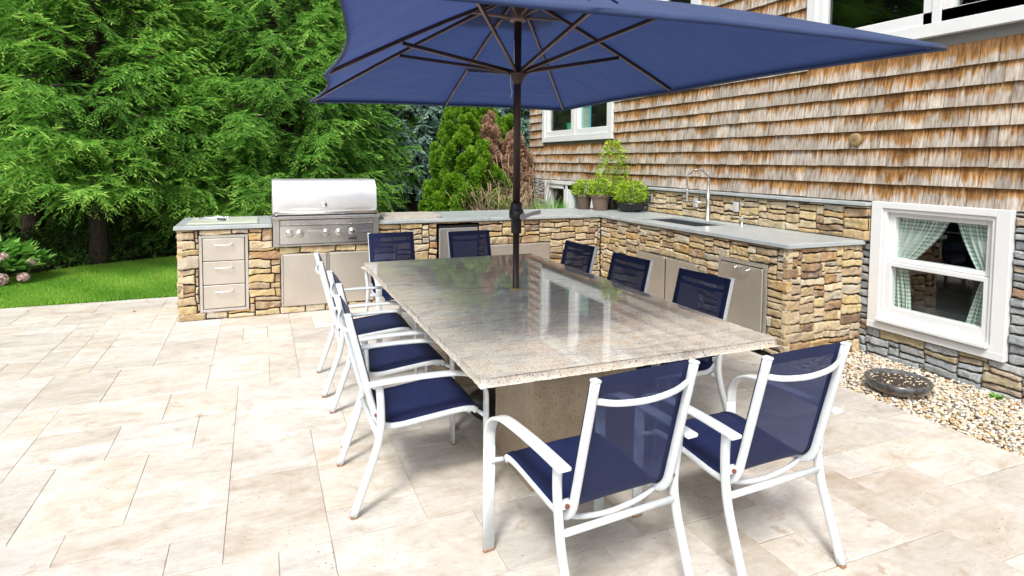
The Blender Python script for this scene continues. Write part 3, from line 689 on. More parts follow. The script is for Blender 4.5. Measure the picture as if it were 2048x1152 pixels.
# ------------------------------------------------------------------ house
house = root('shingled_house', (W, 6, 0), 'weathered cedar shingled house with stone base and white window trim', 'house'); HO = tuple(house.location)
YN, YF = -3.0, 10.85; ZB = 1.265; EXP = .1504
WIN = {'LW': (2.556, 3.60, .198, 1.268), 'UL': (7.815, 10.22, 1.93, 3.30), 'TR': (1.2, 4.37, 2.574+0, 4.1), 'TM': (5.925, 7.55, 2.70, 4.1), 'BL': (7.9, 10.03, .45, 1.25)}
HZ = 6.2
def shingles():
    V = []; F = []; T = []; H = []; r = random.Random(9); nb = 0
    nc = int((HZ-ZB)/EXP)+1; holes = [WIN[k] for k in ('UL','TR','TM')]
    for c_ in range(nc):
        zb = ZB+c_*EXP; yy = YN-r.random()*.1
        while yy < YF:
            wd = r.choice((.08,.11,.13,.16,.19,.12)); ya, yb = yy, min(yy+wd, YF); yy += wd
            if yb-ya < .02: continue
            segs = [(ya, yb)]
            for (h0, h1, h2, h3) in holes:
                if zb+EXP > h2+.0 and zb < h3:
                    ns = []
                    for p, q in segs:
                        if q <= h0 or p >= h1: ns.append((p, q)); continue
                        if p < h0: ns.append((p, h0))
                        if q > h1: ns.append((h1, q))
                    segs = ns
            tint = r.random(); jit = r.uniform(-.003, .003); thk = r.uniform(.012, .024)
            for p, q in segs:
                if q-p < .01: continue
                g_ = r.uniform(.0012, .0045); p += g_; q -= g_
                z0, z1 = zb+jit, zb+EXP+.02
                for (h0, h1, h2, h3) in holes:
                    if p < h1 and q > h0 and z0 < h2 < z1: z1 = h2
                    if p < h1 and q > h0 and z0 < h3 < z1: z0 = h3
                fo = thk+.004
                # outer face bottom proud, top tucked
                xo0, xo1 = W-fo-.006, W-.003
                V += [(xo0, p, z0), (xo0, q, z0), (xo1, q, z1), (xo1, p, z1), (W+.004, p, z0), (W+.004, q, z0)]
                F += [(nb, nb+3, nb+2, nb+1), (nb, nb+1, nb+5, nb+4), (nb, nb+4, nb+3, nb+3), (nb+1, nb+2, nb+5, nb+5)]
                T += [tint]*4; H += [0, 0, (z1-zb)/EXP*.98, (z1-zb)/EXP*.98, 0, 0]; nb += 6
    V = np.array(V)-np.array(HO); 
    me = bpy.data.meshes.new('shingle_wall'); F2 = [tuple(dict.fromkeys(f)) for f in F]
    me.from_pydata([tuple(v) for v in V], [], F2)
    a = me.attributes.new('tint', 'FLOAT', 'FACE'); a.data.foreach_set('value', np.array(T, np.float32))
    a = me.attributes.new('v', 'FLOAT', 'POINT'); a.data.foreach_set('value', np.array(H, np.float32)); me.update()
    return link('shingle_wall', me, M['shingle'], house)
shingles()
# wall core with openings, rooms inside
wk = MB(HO); hl = [WIN[k] for k in WIN]
hl = [(h[0]+.07, h[1]-.07, h[2]+.07, h[3]-.07) for h in hl]
slab_minus(wk, 'y', YN, YF, -.12, HZ, hl, lambda a, b, c, d_: ((W+.005, a, c), (W+.14, b, d_)))
wk.box((W+.142, YN, -.12), (W+7, YN+.15, HZ)); wk.box((W+.142, YF-.15, -.12), (W+7, YF, HZ)); wk.box((W+6.85, YN+.152, -.12), (W+7, YF-.152, HZ))
wk.box((W+.142, YN+.152, 1.28), (W+6.84, YF-.152, 1.38)); wk.box((W+.142, YN+.152, 2.4), (W+6.84, 6.9, 2.5)); wk.box((W+.142, 6.95, 1.382), (W+6.84, 7.0, HZ-.1)); wk.box((W+.142, 6.95, -.1), (W+6.84, 7.0, 1.278))
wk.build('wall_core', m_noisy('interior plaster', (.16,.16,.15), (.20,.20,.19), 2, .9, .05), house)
rf = MB(HO); rf.add([(W-.5, YN-.3, HZ), (W-.5, YF+.3, HZ), (W+3.5, YF+.3, HZ+2), (W+3.5, YN-.3, HZ+2), (W+7.5, YF+.3, HZ), (W+7.5, YN-.3, HZ)], [(0,1,2,3), (3,2,4,5), (0,3,5), (1,4,2), (0,5,4,1)]); rf.build('roof', m_noisy('roof shingle', (.08,.08,.085), (.14,.14,.14), 8, .9), house)
# far gable end shingles seen edge-on
MB(HO).box((W-.012, YF+.001, ZB), (W+7, YF+.02, HZ)).build('gable_wall', M['shingle'], house)
GS = [(6,2),(7,3),(9,3),(6,3),(8,2),(10,3),(4,3),(5,2)]
stones('stone_base', YN, YF, -.12, ZB-.012, [WIN['LW'], WIN['BL']], lambda u, v, h: (4.845-h, u, v), M['greystone'], house, 71, cell=(.042,.023), sizes=GS, wts=[4,4,3,4,3,2,2,3], relief=.02, off=HO, res=.02)
gb = MB(HO); slab_minus(gb, 'y', YN, YF, -.12, ZB-.01, [WIN['LW'], WIN['BL']], lambda a, b, c, d_: ((4.853, a, c), (W+.004, b, d_))); gb.build('base_backing', M['mortar'], house)

def trim_ring(mb, y0, y1, z0, z1, xa, xb, wl, wr, wt, wb, bev=.003):
    mb.box((xa, y0, z0), (xb, y0+wl, z1), bev); mb.box((xa, y1-wr, z0), (xb, y1, z1), bev)
    mb.box((xa, y0+wl+.0003, z1-wt), (xb, y1-wr-.0003, z1), bev); mb.box((xa, y0+wl+.0003, z0), (xb, y1-wr-.0003, z0+wb), bev)
def pane(par, y0, y1, z0, z1, x):
    return MB(HO).quad((x, y0, z0), (x, y0, z1), (x, y1, z1), (x, y1, z0)).build('pane', M['glass'], par)
# lower sash window
y0, y1, z0, z1 = WIN['LW']
mb = MB(HO); trim_ring(mb, y0, y1, z0, z1, 4.80, W+.02, .095, .095, .052, .078)
mb.box((4.795, y0+.0, z0-.0), (4.80-.0005, y1, z0+.055), .002)
lw = mb.build('window', M['paint'], house)
mb = MB(HO); trim_ring(mb, y0+.0953, y1-.0953, z0+.0783, z1-.0523, 4.815, W+.05, .03, .03, .03, .03)
trim_ring(mb, y0+.1256, y1-.1256, .775, z1-.0826, 4.855, W+.06, .052, .052, .04, .032)   # upper sash
trim_ring(mb, y0+.1256, y1-.1256, z0+.1086, .772, 4.828, W+.02, .045, .045, .035, .09)  # lower sash
mb.build('sash', M['paint'], lw)
mb = MB(HO); mb.box((4.762, y0+.098, z0+.072), (4.8148, y1-.098, z0+.098), .004); mb.build('sill', M['paint'], lw)
pane(lw, y0+.15, y1-.15, .80, z1-.11, 4.89); pane(lw, y0+.15, y1-.15, .37, .76, 4.862)
def casement(key, mulls, x=4.858, sillh=.10, trim=.10):
    y0, y1, z0, z1 = WIN[key]; mb = MB(HO); trim_ring(mb, y0, y1, z0, z1, x-.03, W+.03, trim, trim, trim, sillh)
    w_ = mb.build('window', M['paint'], house); ed = [y0+trim]+list(mulls)+[y1-trim]
    mb = MB(HO); 
    for my in mulls: mb.box((x-.022, my-.035, z0+sillh+.001), (W+.05, my+.035, z1-trim-.001), .003)
    for i in range(len(ed)-1):
        a = ed[i]+(.0353 if i else .0003); b_ = ed[i+1]-(.0353 if i < len(ed)-2 else .0003)
        trim_ring(mb, a, b_, z0+sillh+.0005, z1-trim-.0005, x-.012, W+.055, .075, .075, .075, .095, .005)
        pane(w_, a+.06, b_-.06, z0+sillh+.08, z1-trim-.06, 4.905)
        mb.box((x-.02, a+.028, z0+.42), (x-.013, a+.042, z0+.50), .002)
    mb.build('sash', M['paint'], w_); return w_
casement('UL', [9.02]); casement('TR', [3.16, 2.1]); casement('TM', [6.75])
casement('BL', [9.20, 8.5], x=4.83, sillh=.06, trim=.06)
MB(HO).lathe([(.058, 0), (.058, -.035), (.05, -.042), (.03, -.04), (0, -.045)], (W-.018, 3.81, 1.793), 24, 'x').build('tmpv', M['dark'])
vt = bpy.data.objects['tmpv']; vt.name = 'vent_cover'; vt.parent = house; vt.data.materials.clear(); vt.data.materials.append(simple('tan vent paint', (.27,.19,.085), .7))
MB(HO).lathe([(.03, 0), (.03, -.03), (.02, -.036)], (W-.018, 7.55, 1.66), 16, 'x').build('pipe_stub', simple('brown pipe stub', (.2,.1,.05), .7), house)
# curtains and room behind the lower window
def gingham():
    s = NT('gingham fabric'); tcx = s.n('ShaderNodeTexCoord'); sp = s.n('ShaderNodeSeparateXYZ', {0: tcx.outputs['UV']})
    a = s.math('GREATER_THAN', s.math('FRACT', s.math('MULTIPLY', sp.outputs[0], 22.)), .5); b = s.math('GREATER_THAN', s.math('FRACT', s.math('MULTIPLY', sp.outputs[1], 28.)), .5)
    sm = s.math('MULTIPLY', s.math('ADD', a, b), .5)
    c = s.ramp(sm, [(0, (.86,.88,.85)), (.5, (.58,.68,.62)), (1, (.22,.33,.29))]); 
    eu = s.math('MAXIMUM', s.math('LESS_THAN', sp.outputs[1], .2), s.math('MAXIMUM', s.math('GREATER_THAN', sp.outputs[0], .78), s.math('GREATER_THAN', sp.outputs[1], .6)))
    c = s.mix(eu, s.mix(.75, c, (.72,.79,.75)), c); s.set(color=c, rough=.9)
    tl = s.n('ShaderNodeBsdfTranslucent', {'Color': c}); mx = s.n('ShaderNodeMixShader', {0: .3}); s.t.links.new(s.b.outputs[0], mx.inputs[1]); s.t.links.new(tl.outputs[0], mx.inputs[2]); s.t.links.new(mx.outputs[0], s.out.inputs[0]); return s.m
ging = gingham()
def curtain(ya, yb, tie_y, lab, end_y):
    """gathered panel: top spans ya..yb, tied at tie_y, falls to end_y"""
    nv, nu = 40, 60; V = []; UV = []
    for j in range(nv):
        z = 1.20-j/(nv-1)*.86; t = (1.20-z)
        f = min(1, (t/.46))**1.5 if t < .46 else 1
        g2 = max(0, (t-.46)/.40)
        yl = ya+(0)*f; yr = yb+(tie_y-yb)*f
        if g2 > 0: yr = tie_y+(end_y-tie_y)*g2**.7
        for i in range(nu):
            u = i/(nu-1); y_ = yl+(yr-yl)*u
            amp = .012+.008*f; x_ = 4.925+amp*math.sin(u*38+t*2)-.012+.006*math.sin(u*13+j*.3)
            V.append((x_-HO[0], y_-HO[1], z)); UV.append((u, j/(nv-1)))
    F = [(j*nu+i, j*nu+i+1, (j+1)*nu+i+1, (j+1)*nu+i) for j in range(nv-1) for i in range(nu-1)]
    me = bpy.data.meshes.new('curtain'); me.from_pydata(V, [], F); uv = me.uv_layers.new(name='UVMap')
    for l in me.loops: uv.data[l.index].uv = UV[l.vertex_index]
    me.polygons.foreach_set('use_smooth', [True]*len(F))
    o = link('curtain', me, ging); o.location = HO; put(o, lab, 'curtain', 'gingham curtains in the low window')
curtain(3.52, 3.02, 3.36, 'left gingham curtain tied back inside the low sash window', 3.30)
curtain(2.62, 2.99, 2.775, 'right gingham curtain tied back inside the low sash window', 2.90)
b = MB((5.5, 3, .2)); b.box((5.3, 1.6, -.02), (6.3, 4.3, .34), .06); o = b.build('bed', M['dark']); o.location = (5.5, 3, .2); o.data.materials.clear(); o.data.materials.append(m_noisy('grey bedding', (.14,.15,.16), (.25,.26,.27), 6, .9)); put(o, 'grey bedding seen inside through the low sash window', 'bed')
# planter box and picture frame in the upper left window
pl = root('planter_box', (4.99, 9.28, 2.13), 'small green planter box on the sill of the corner window', 'planter'); b = MB(pl.location)
b.add([(4.95,9.20,2.115),(5.03,9.20,2.115),(5.03,9.44,2.115),(4.95,9.44,2.115),(4.94,9.18,2.24),(5.04,9.18,2.24),(5.04,9.46,2.24),(4.94,9.46,2.24)], [(3,2,1,0),(0,1,5,4),(1,2,6,5),(2,3,7,6),(3,0,4,7)]); b.box((4.935,9.175,2.235),(5.045,9.465,2.25),.003); b.build('box', simple('green plastic', (.03,.35,.18), .4), pl)
pf = root('picture_frame', (4.99, 8.78, 2.13), 'turquoise picture frame leaning in the corner window', 'frame'); b = MB(pf.location)
trim_ring(b, 8.64, 8.92, 2.115, 2.50, 4.935, 4.955, .03, .03, .03, .03); b.build('frame', simple('turquoise frame', (.08,.40,.44), .4), pf); MB(pf.location).box((4.943,8.672,2.147),(4.947,8.888,2.468)).build('backing', simple('grey green card', (.33,.40,.33), .8), pf)

# ------------------------------------------------------------------ table and umbrella
TX0, TX1, TY0, TY1, TZ = .757, 2.205, 2.10, 4.873, .770
tb = root('granite_table', (1.469, 3.475, 0), 'large rectangular beige granite table with square granite pedestals', 'table'); o3 = tb.location
def tabletop():
    r = random.Random(2); ring = []; seg = .02
    cs = [(TX0,TY0),(TX1,TY0),(TX1,TY1),(TX0,TY1)]
    for i in range(4):
        a, b_ = Vector(cs[i]), Vector(cs[(i+1) % 4]); n = int((b_-a).length/seg)
        for j in range(n): ring.append(a.lerp(b_, j/n))
    cx, cy = (TX0+TX1)/2, (TY0+TY1)/2; V = []; n = len(ring)
    prof = [(0, 0), (.004, -.002), (.005, -.009), (.006, -.018), (.005, -.028), (-.002, -.036)]
    for li, (o_, dz) in enumerate(prof):
        for p in ring:
            q = Vector(((p.x-cx), (p.y-cy))); dx = 1 if abs(abs(q.x)-(TX1-TX0)/2) < 1e-6 else 0; dy = 1 if abs(abs(q.y)-(TY1-TY0)/2) < 1e-6 else 0
            k_ = (o_-.005)+(r.uniform(-.0028, .0022) if 0 < li else r.uniform(-.0008, .0008)); V.append((p.x+dx*math.copysign(k_, q.x), p.y+dy*math.copysign(k_, q.y), TZ+dz))
    mb = MB(o3); F = [(l*n+j, l*n+(j+1) % n, (l+1)*n+(j+1) % n, (l+1)*n+j)[::-1] for l in range(len(prof)-1) for j in range(n)]
    mb.add(V, [tuple(range(n))]); mb.add(V[n:], [f for f in [tuple(i-n for i in g_) for g_ in F] if min(f) >= 0], smooth=True)
    mb.add(V[:2*n], F[:n], smooth=True); mb.add(V[-n:], [tuple(range(n))[::-1]])
    mb.build('tabletop', [M['granite']], tb)
tabletop()
for ya, yb in ((2.57, 3.06), (4.0, 4.49)):
    b = MB(o3); t = .022
    b.box((1.18, ya, 0.001), (1.76, ya+t, .728), .002); b.box((1.18, yb-t, .001), (1.76, yb, .728), .002)
    b.box((1.18, ya+t+.0003, .001), (1.18+t, yb-t-.0003, .728), .002); b.box((1.76-t, ya+t+.0003, .001), (1.76, yb-t-.0003, .728), .002)
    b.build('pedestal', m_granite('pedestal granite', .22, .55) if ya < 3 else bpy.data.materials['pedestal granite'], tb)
PX, PY = 1.503, 3.55
MB(o3).lathe([(.026, TZ+.0005), (.045, TZ+.0005), (.045, TZ+.004), (.026, TZ+.004)], (PX, PY, 0), 28, capb=False, capt=False).build('pole_ring', simple('yellowed ring', (.40,.29,.10), .5), tb)

um = root('market_umbrella', (PX, PY, 0), 'large blue rectangular umbrella on a dark pole through the table', 'umbrella'); o3 = um.location
b = MB(o3); b.lathe([(.30, .001), (.31, .02), (.30, .05), (.12, .08), (.05, .10), (.04, .34), (.024, .345)], (PX, PY, 0), 32, capt=False); b.build('base', M['black'], um)
MB(o3).tube([(PX, PY, .10), (PX, PY, 1.16)], .0205, 20).build('lower_pole', M['bronze'], um)
MB(o3).tube([(PX, PY, 1.30), (PX, PY, 2.60)], .0235, 20).build('upper_pole', M['bronze'], um)
b = MB(o3); b.lathe([(.031, 1.125), (.033, 1.13), (.034, 1.215), (.044, 1.222), (.047, 1.24), (.047, 1.262), (.042, 1.275), (.036, 1.285), (.036, 1.315), (.032, 1.32)], (PX, PY, 0), 24, axis='z'); cr = b.build('crank_housing', M['black'], um)
b = MB(o3); b.lathe([(.022, 0), (.024, -.012), (.02, -.02)], (PX+.028, PY-.035, 1.232), 16, 'y'); b.sweep(crv([(PX+.028, PY-.058, 1.232), (PX+.075, PY-.062, 1.25), (PX+.14, PY-.06, 1.262)], 5), .024, .009, (0, 0, 1)); b.build('crank_handle', simple('grey crank', (.36,.33,.32), .4), um)
HEM = 2.085
CN = {'FL': (.39, 5.28, 2.065), 'FM': (1.53, 5.26, HEM), 'FR': (2.70, 5.24, HEM), 'MR': (2.655, 3.50, HEM), 'NR': (2.69, 1.71, HEM), 'NM': (1.50, 1.735, 2.086), 'NL': (.20, 1.74, 2.062), 'ML': (.345, 3.60, 2.07)}
APX = Vector((PX, PY, 2.635)); order = ['FL','FM','FR','MR','NR','NM','NL','ML']
def ribp(k_, t, drop=0.):
    e = Vector(CN[k_]); p = APX.lerp(e, t); p.z += .048*math.sin(math.pi*min(1, t))*(1 if 'N' in k_ else .35)-drop; return p
def canopy():
    nt_, ns = 26, 14; V = []; F = []
    for gi in range(8):
        a, b_ = order[gi], order[(gi+1) % 8]; base = len(V)
        for i in range(nt_+1):
            t = max(i/nt_, .002)
            for j in range(ns+1):
                s_ = j/ns; p = ribp(a, t).lerp(ribp(b_, t), s_)
                sag = math.sin(math.pi*s_); mid = (Vector(CN[a])+Vector(CN[b_]))/2
                inw = Vector((PX-mid.x, PY-mid.y, 0)).normalized()
                L = (Vector(CN[a])-Vector(CN[b_])).length
                am = .050 if ('ML' in (a, b_)) else .022
                p += inw*sag*am*L*t**3+Vector((0, 0, -.012*sag*math.sin(math.pi*t)+.035*am*20*sag*t**4*.35))
                V.append(p)
        for i in range(nt_):
            for j in range(ns): 
                k_ = base+i*(ns+1)+j; F.append((k_, k_+1, k_+ns+2, k_+ns+1))
        # hem, folded under and hanging a little
        hb = len(V)
        for j in range(ns+1):
            p = V[base+nt_*(ns+1)+j]; c_ = Vector((PX-p.x, PY-p.y, 0)).normalized()
            V.append(p+Vector((0,0,-.022))-c_*.002); V.append(p+Vector((0,0,-.012))+c_*.018)
        for j in range(ns):
            F.append((base+nt_*(ns+1)+j, base+nt_*(ns+1)+j+1, hb+2*j+2, hb+2*j)); F.append((hb+2*j, hb+2*j+2, hb+2*j+3, hb+2*j+1))
    mb = MB(o3); mb.add(V, F, smooth=True); o = mb.build('canopy', M['canopy'], um)
    md = o.modifiers.new('weld', 'WELD'); md.merge_threshold = .001
    return o
can = canopy()
# vent flap on top
b = MB(o3); ring = [Vector(ribp(k_, .24))+Vector((0,0,.045)) for k_ in order]; tp = APX+Vector((0,0,.06))
b.add([tp]+ring, [(0, i+1, (i+1) % 8+1) for i in range(8)], smooth=True); b.build('vent', M['canopy'], um)
for k_ in order:
    e = Vector(CN[k_]); pts = [ribp(k_, t, .014) for t in (.012, .2, .4, .6, .8, .975)]
    d_ = (e-APX); side = Vector((-d_.y, d_.x, 0)).normalized()
    rb = MB(o3); rb.sweep(pts, .016, .022, side, rnd=.2); rb.build('rib', [M['bronze']], um)
    lb = MB(o3); lb.sweep([p-Vector((0,0,.0122)) for p in pts], .0145, .003, side, rnd=.2); lb.build('rib_edge', M['bronze_l'], um)
    L = (Vector((e.x, e.y, 0))-Vector((PX, PY, 0))).length; tt = min(.62, 1.02/L)
    q = ribp(k_, tt, .035); s0 = Vector((PX, PY, 2.14))+Vector((d_.x, d_.y, 0)).normalized()*.035
    st = MB(o3); st.sweep([s0, q], .015, .021, side, rnd=.2); st.build('strut', M['bronze'], um)
    st = MB(o3); st.sweep([s0-Vector((0,0,.0117)), q-Vector((0,0,.0117))], .0135, .003, side, rnd=.2); st.build('strut_edge', M['bronze_l'], um)
    s1 = Vector((PX, PY, 2.475))+Vector((d_.x, d_.y, 0)).normalized()*.03; q1 = ribp(k_, .30/L, .02)
    MB(o3).sweep([s1, q1], .013, .016, side, rnd=.2).build('hub_link', M['bronze_l'], um)
MB(o3).lathe([(.0235, 2.06), (.03, 2.065), (.036, 2.09), (.055, 2.112), (.062, 2.125), (.062, 2.14), (.03, 2.145), (.0238, 2.146)], (PX, PY, 0), 28).build('runner_hub', M['bronze'], um)
MB(o3).lathe([(.0238, 2.445), (.05, 2.45), (.052, 2.462), (.045, 2.49), (.03, 2.60)], (PX, PY, 0), 28).build('crown_hub', M['bronze_l'], um)
b = MB(o3); b.tube(crv([(PX-.055, PY-.02, 2.12), (PX-.058, PY-.03, 2.06), (PX-.05, PY-.03, 2.01), (PX-.056, PY-.03, 1.975)], 5), .0022, 5); b.tube([(PX-.028, PY-.012, 2.15), (PX-.028, PY-.012, 2.33)], .0022, 5); b.build('pull_cord', simple('white cord', (.7,.7,.7), .8), um)
b = MB(o3)
for (p, q) in (((.98, 1.74, 2.095), (1.1, 1.775, 2.115)), ): b.sweep(crv([(p[0], p[1]-.004, p[2]), ((p[0]+q[0])/2, p[1]+.006, p[2]+.022), (q[0], q[1]-.02, q[2]-.012)], 4), .012, .002, (0, 1, 0))
b.build('tie_strap', M['navy'], um)

# ------------------------------------------------------------------ chairs (local: faces +Y)
def chair(label, cat='chair', group='white framed sling chairs around the granite table'):
    t = root('sling_chair', (0, 0, 0), label, cat, group)
    hw = .25   # leg half spacing
    aw = .272
    F = lambda f, z, x=0: (x, f, z)
    prof = crv([(0,.295,.392),(0,.27,.408),(0,.20,.412),(0,.05,.398),(0,-.08,.385),(0,-.145,.392),(0,-.18,.43),(0,-.20,.50),(0,-.245,.68),(0,-.30,.90)], 5)
    prof = [Vector(p) for p in prof]
    for sgn in (-1, 1):
        # armrest + front leg in one bent flat bar: leg separate child butted under the bend
        arm = crv([F(-.245,.598,sgn*aw),F(-.10,.606,sgn*aw),F(.08,.607,sgn*aw),F(.20,.597,sgn*aw),F(.275,.562,sgn*aw),F(.308,.51,sgn*aw),F(.3138,.47,sgn*aw),F(.314,.43,sgn*aw)], 6)
        MB().sweep(arm, .050, .014, (1,0,0), rnd=.32).build('armrest', M['white'], t)
        MB().sweep([F(.314,.437,sgn*aw),F(.3155,.25,sgn*aw),F(.317,.012,sgn*aw)], .0506, .0148, (1,0,0), rnd=.32).build('leg', M['white'], t)
        MB().sweep(crv([F(-.185,.592,sgn*(hw+.012)),F(-.178,.50,sgn*(hw+.008)),F(-.176,.40,sgn*hw),F(-.195,.30,sgn*hw),F(-.24,.17,sgn*hw),F(-.298,.012,sgn*hw)], 5), .026, .034, (1,0,0), rnd=.35).build('leg', M['white'], t)
        rl = MB(); rx = sgn*.205; dn = []
        for i, p in enumerate(prof):
            tg_ = (prof[min(i+1, len(prof)-1)]-prof[max(i-1, 0)]).normalized(); nn = tg_.cross(Vector((1,0,0))).normalized()
            dn.append(Vector((rx, p.y, p.z))-nn*.011)
        rl.sweep(dn, .024, .03, (1,0,0), rnd=.3)
        rl.box((rx-.0138, dn[-1].y-.0165, dn[-1].z-.004), (rx+.0138, dn[-1].y+.0165, dn[-1].z+.008), .004)
        rl.build('side_rail', M['white'], t)
        br = MB(); br.box((min(rx, sgn*hw), -.192, .428), (max(rx, sgn*hw), -.168, .455), .003); br.build('bracket', M['white'], t); MB().tube([(sgn*.218, .296, .382), (sgn*.252, .303, .382), (sgn*.268, .306, .382)], .010).build('rail_link', M['white'], t)
        bo = MB(); bo.lathe([(.0085, 0), (.0085, -.006), (.005, -.009)], (sgn*.228, -.192, .4415), 10, 'y'); bo.build('bolt', M['rust'], t)
        fcm = simple('brown foot cap', (.30,.17,.09), .8) if 'brown foot cap' not in bpy.data.materials else bpy.data.materials['brown foot cap']; MB().box((sgn*aw-.0235, .309, .001), (sgn*aw+.0235, .325, .0125), .002).build('foot_cap', fcm, t); ft = MB(); ft.box((sgn*hw-.012, -.313, .001), (sgn*hw+.012, -.285, .014), .002); ft.build('foot_cap', simple('brown foot cap', (.30,.17,.09), .8) if 'brown foot cap' not in bpy.data.materials else bpy.data.materials['brown foot cap'], t)
    # sling: seat and back, opaque hems + see-through middle
    def sling(a, b_, name):
        n = 13; xs = [-.2155, -.18, -.178]+list(np.linspace(-.155, .155, n-6))+[.178, .18, .2155]; V = []; P = prof[a:b_]
        for i, p in enumerate(P):
            tg_ = (prof[min(a+i+1, len(prof)-1)]-prof[max(a+i-1, 0)]).normalized(); nn = tg_.cross(Vector((1,0,0))).normalized()
            for x_ in xs: V.append(Vector((x_, p.y, p.z))+nn*(.0055+.004*(1-(x_/.2155)**2)))
        F_ = []; mi = []; m_ = len(xs); R_ = len(P)-1
        mb = MB()
        for i in range(R_):
            for j in range(m_-1):
                edge = j < 2 or j >= m_-3 or (name == 'back_sling' and i >= R_-1) or (name == 'seat_sling' and i < 2)
                q = (i*m_+j, i*m_+j+1, (i+1)*m_+j+1, (i+1)*m_+j)
                mb.f.append(q); mb.sm.append(True); mb.mi.append(0 if (edge or name == 'seat_sling') else 1)
        mb.v = [tuple(v) for v in V]; mb.build(name, [M['navy'], M['mesh']], t)
        for x_ in (-.196, -.182, .182, .196):
            st = MB(); pts = []
            for i, p in enumerate(P):
                tg_ = (prof[min(a+i+1, len(prof)-1)]-prof[max(a+i-1, 0)]).normalized(); nn = tg_.cross(Vector((1,0,0))).normalized(); pts.append(Vector((x_, p.y, p.z))+nn*(.0055+.004*(1-(x_/.2155)**2)))
            st.sweep(pts, .002, .005, (1,0,0), rnd=.2)
            st.build('seam', [simple('seam thread', (.005,.008,.04), .8) if 'seam thread' not in bpy.data.materials else bpy.data.materials['seam thread']], t)
    k_ = 28
    sling(0, k_+1, 'seat_sling'); sling(k_, len(prof), 'back_sling')
    p = prof[-3]; bar = crv([(-.20, p.y-.014, p.z+.018), (-.12, p.y-.034, p.z+.003), (0, p.y-.044, p.z-.003), (.12, p.y-.034, p.z+.003), (.20, p.y-.014, p.z+.018)], 4)
    MB().sweep(bar, .022, .014, (0,0,1), rnd=.45).build('back_bar', M['white'], t)
    MB().tube([(-.245, -.186, .345), (.245, -.186, .345)], .0125, 12).build('stretcher', M['white'], t)
    MB().tube(crv([(-.20, -.13, .372), (-.12, -.13, .345), (0, -.13, .332), (.12, -.13, .345), (.20, -.13, .372)], 4), .010, 10).build('stretcher', M['white'], t)
    MB().tube(crv([(-.20, .255, .382), (-.12, .25, .365), (0, .25, .358), (.12, .25, .365), (.20, .255, .382)], 4), .009, 10).build('stretcher', M['white'], t)
    return t
proto = chair('near sling chair left of the two with backs to the viewer, nearest of all')
def place(src, x, y, rz, label, first=False):
    r = src if first else src.copy()
    if not first:
        col.objects.link(r)
        for ch in src.children:
            c_ = ch.copy(); col.objects.link(c_); c_.parent = r
    r.location = (x, y, 0); r.rotation_euler = (0, 0, R(rz)); r['label'] = label; return r
place(proto, 1.135, 1.945, 5, 'nearest sling chair, back to the viewer, in front of the granite pedestal', True)
place(proto, 1.825, 1.915, 3, 'sling chair with its back to the viewer at the table corner nearest the gravel bed')
place(proto, .66, 2.92, -90, 'chair on the left side of the table closest to the viewer')
place(proto, .70, 3.62, -89, 'middle chair of the three along the left side of the table')
place(proto, .68, 4.395, -91, 'farthest of the three chairs along the left side, nearest the grill')
place(proto, 2.17, 4.43, 95, 'farthest chair on the house side of the table, in front of the inner stone corner')
place(proto, 2.19, 3.70, 95, 'middle chair on the house side of the table, in front of the double steel doors')
place(proto, 2.23, 2.96, 95, 'nearest chair on the house side, in front of the single steel door')
place(proto, 1.16, 5.42, 184, 'far end chair beside the grill, back seen in front of stone')
place(proto, 1.90, 5.33, 184, 'far end chair in front of the mini refrigerator, nearer the umbrella pole')

# ------------------------------------------------------------------ gravel and planting bowl
def pebbles():
    import bmesh
    bm = bmesh.new(); bmesh.ops.create_icosphere(bm, subdivisions=1, radius=1); bv = np.array([v.co[:] for v in bm.verts]); bf = np.array([[v.index for v in f.verts] for f in bm.faces]); bm.free()
    N = 12500; x = rng.uniform(3.812, 4.84, N); y = rng.uniform(.4, 3.68, N); N = len(x)
    s = rng.uniform(.0065, .016, (N, 3))*np.array([1.25, 1., .62]); z = -.05-(x-3.81)*.02+rng.uniform(0, .028, N)
    a = rng.uniform(0, 6.28, N); tl = rng.normal(0, .3, N)
    V = bv[None]*s[:, None, :]*(1+rng.normal(0, .1, (N, len(bv), 1)))
    X = V[:,:,0]*np.cos(a)[:,None]-V[:,:,1]*np.sin(a)[:,None]; Y = V[:,:,0]*np.sin(a)[:,None]+V[:,:,1]*np.cos(a)[:,None]; Z = V[:,:,2]+X*tl[:,None]
    V = np.stack([X+x[:,None], Y+y[:,None], Z+z[:,None]], -1).reshape(-1, 3); F = (bf[None]+(np.arange(N)*len(bv))[:,None,None]).reshape(-1, 3)
    s_ = NT('river pebble'); t = s_.att('tint'); n = s_.noise(s_.obj(), 60, 3)
    c = s_.ramp(t, [(0,(.58,.50,.38)),(.2,(.68,.62,.52)),(.35,(.50,.38,.22)),(.45,(.74,.70,.62)),(.62,(.62,.48,.28)),(.72,(.60,.55,.47)),(.86,(.25,.23,.22)),(.9,(.42,.40,.38)),(.95,(.48,.30,.15))], 'CONSTANT')
    s_.set(color=s_.hsv(c, .5, 1, s_.math('ADD', .75, s_.math('MULTIPLY', n, .5))), rough=.6)
    put(link('gravel', np_mesh('gravel', V, F, True, att={'tint': np.repeat(rng.random(N), len(bf))}), s_.m), 'pale river pebbles in the bed along the house', kind='stuff')
    g_ = MB().box((3.813, .0, -.128), (4.84, 3.66, -.072)); put(g_.build('gravel_bed', m_noisy('sandy gravel base', (.16,.12,.08), (.42,.35,.25), 30, .95, .5)), 'sandy base of the pebble bed', kind='structure')
pebbles()
bw = root('planting_bowl', (4.17, 2.87, -.03), 'low wide glazed planting bowl with dark soil on the pebbles by the window', 'bowl'); o3 = bw.location
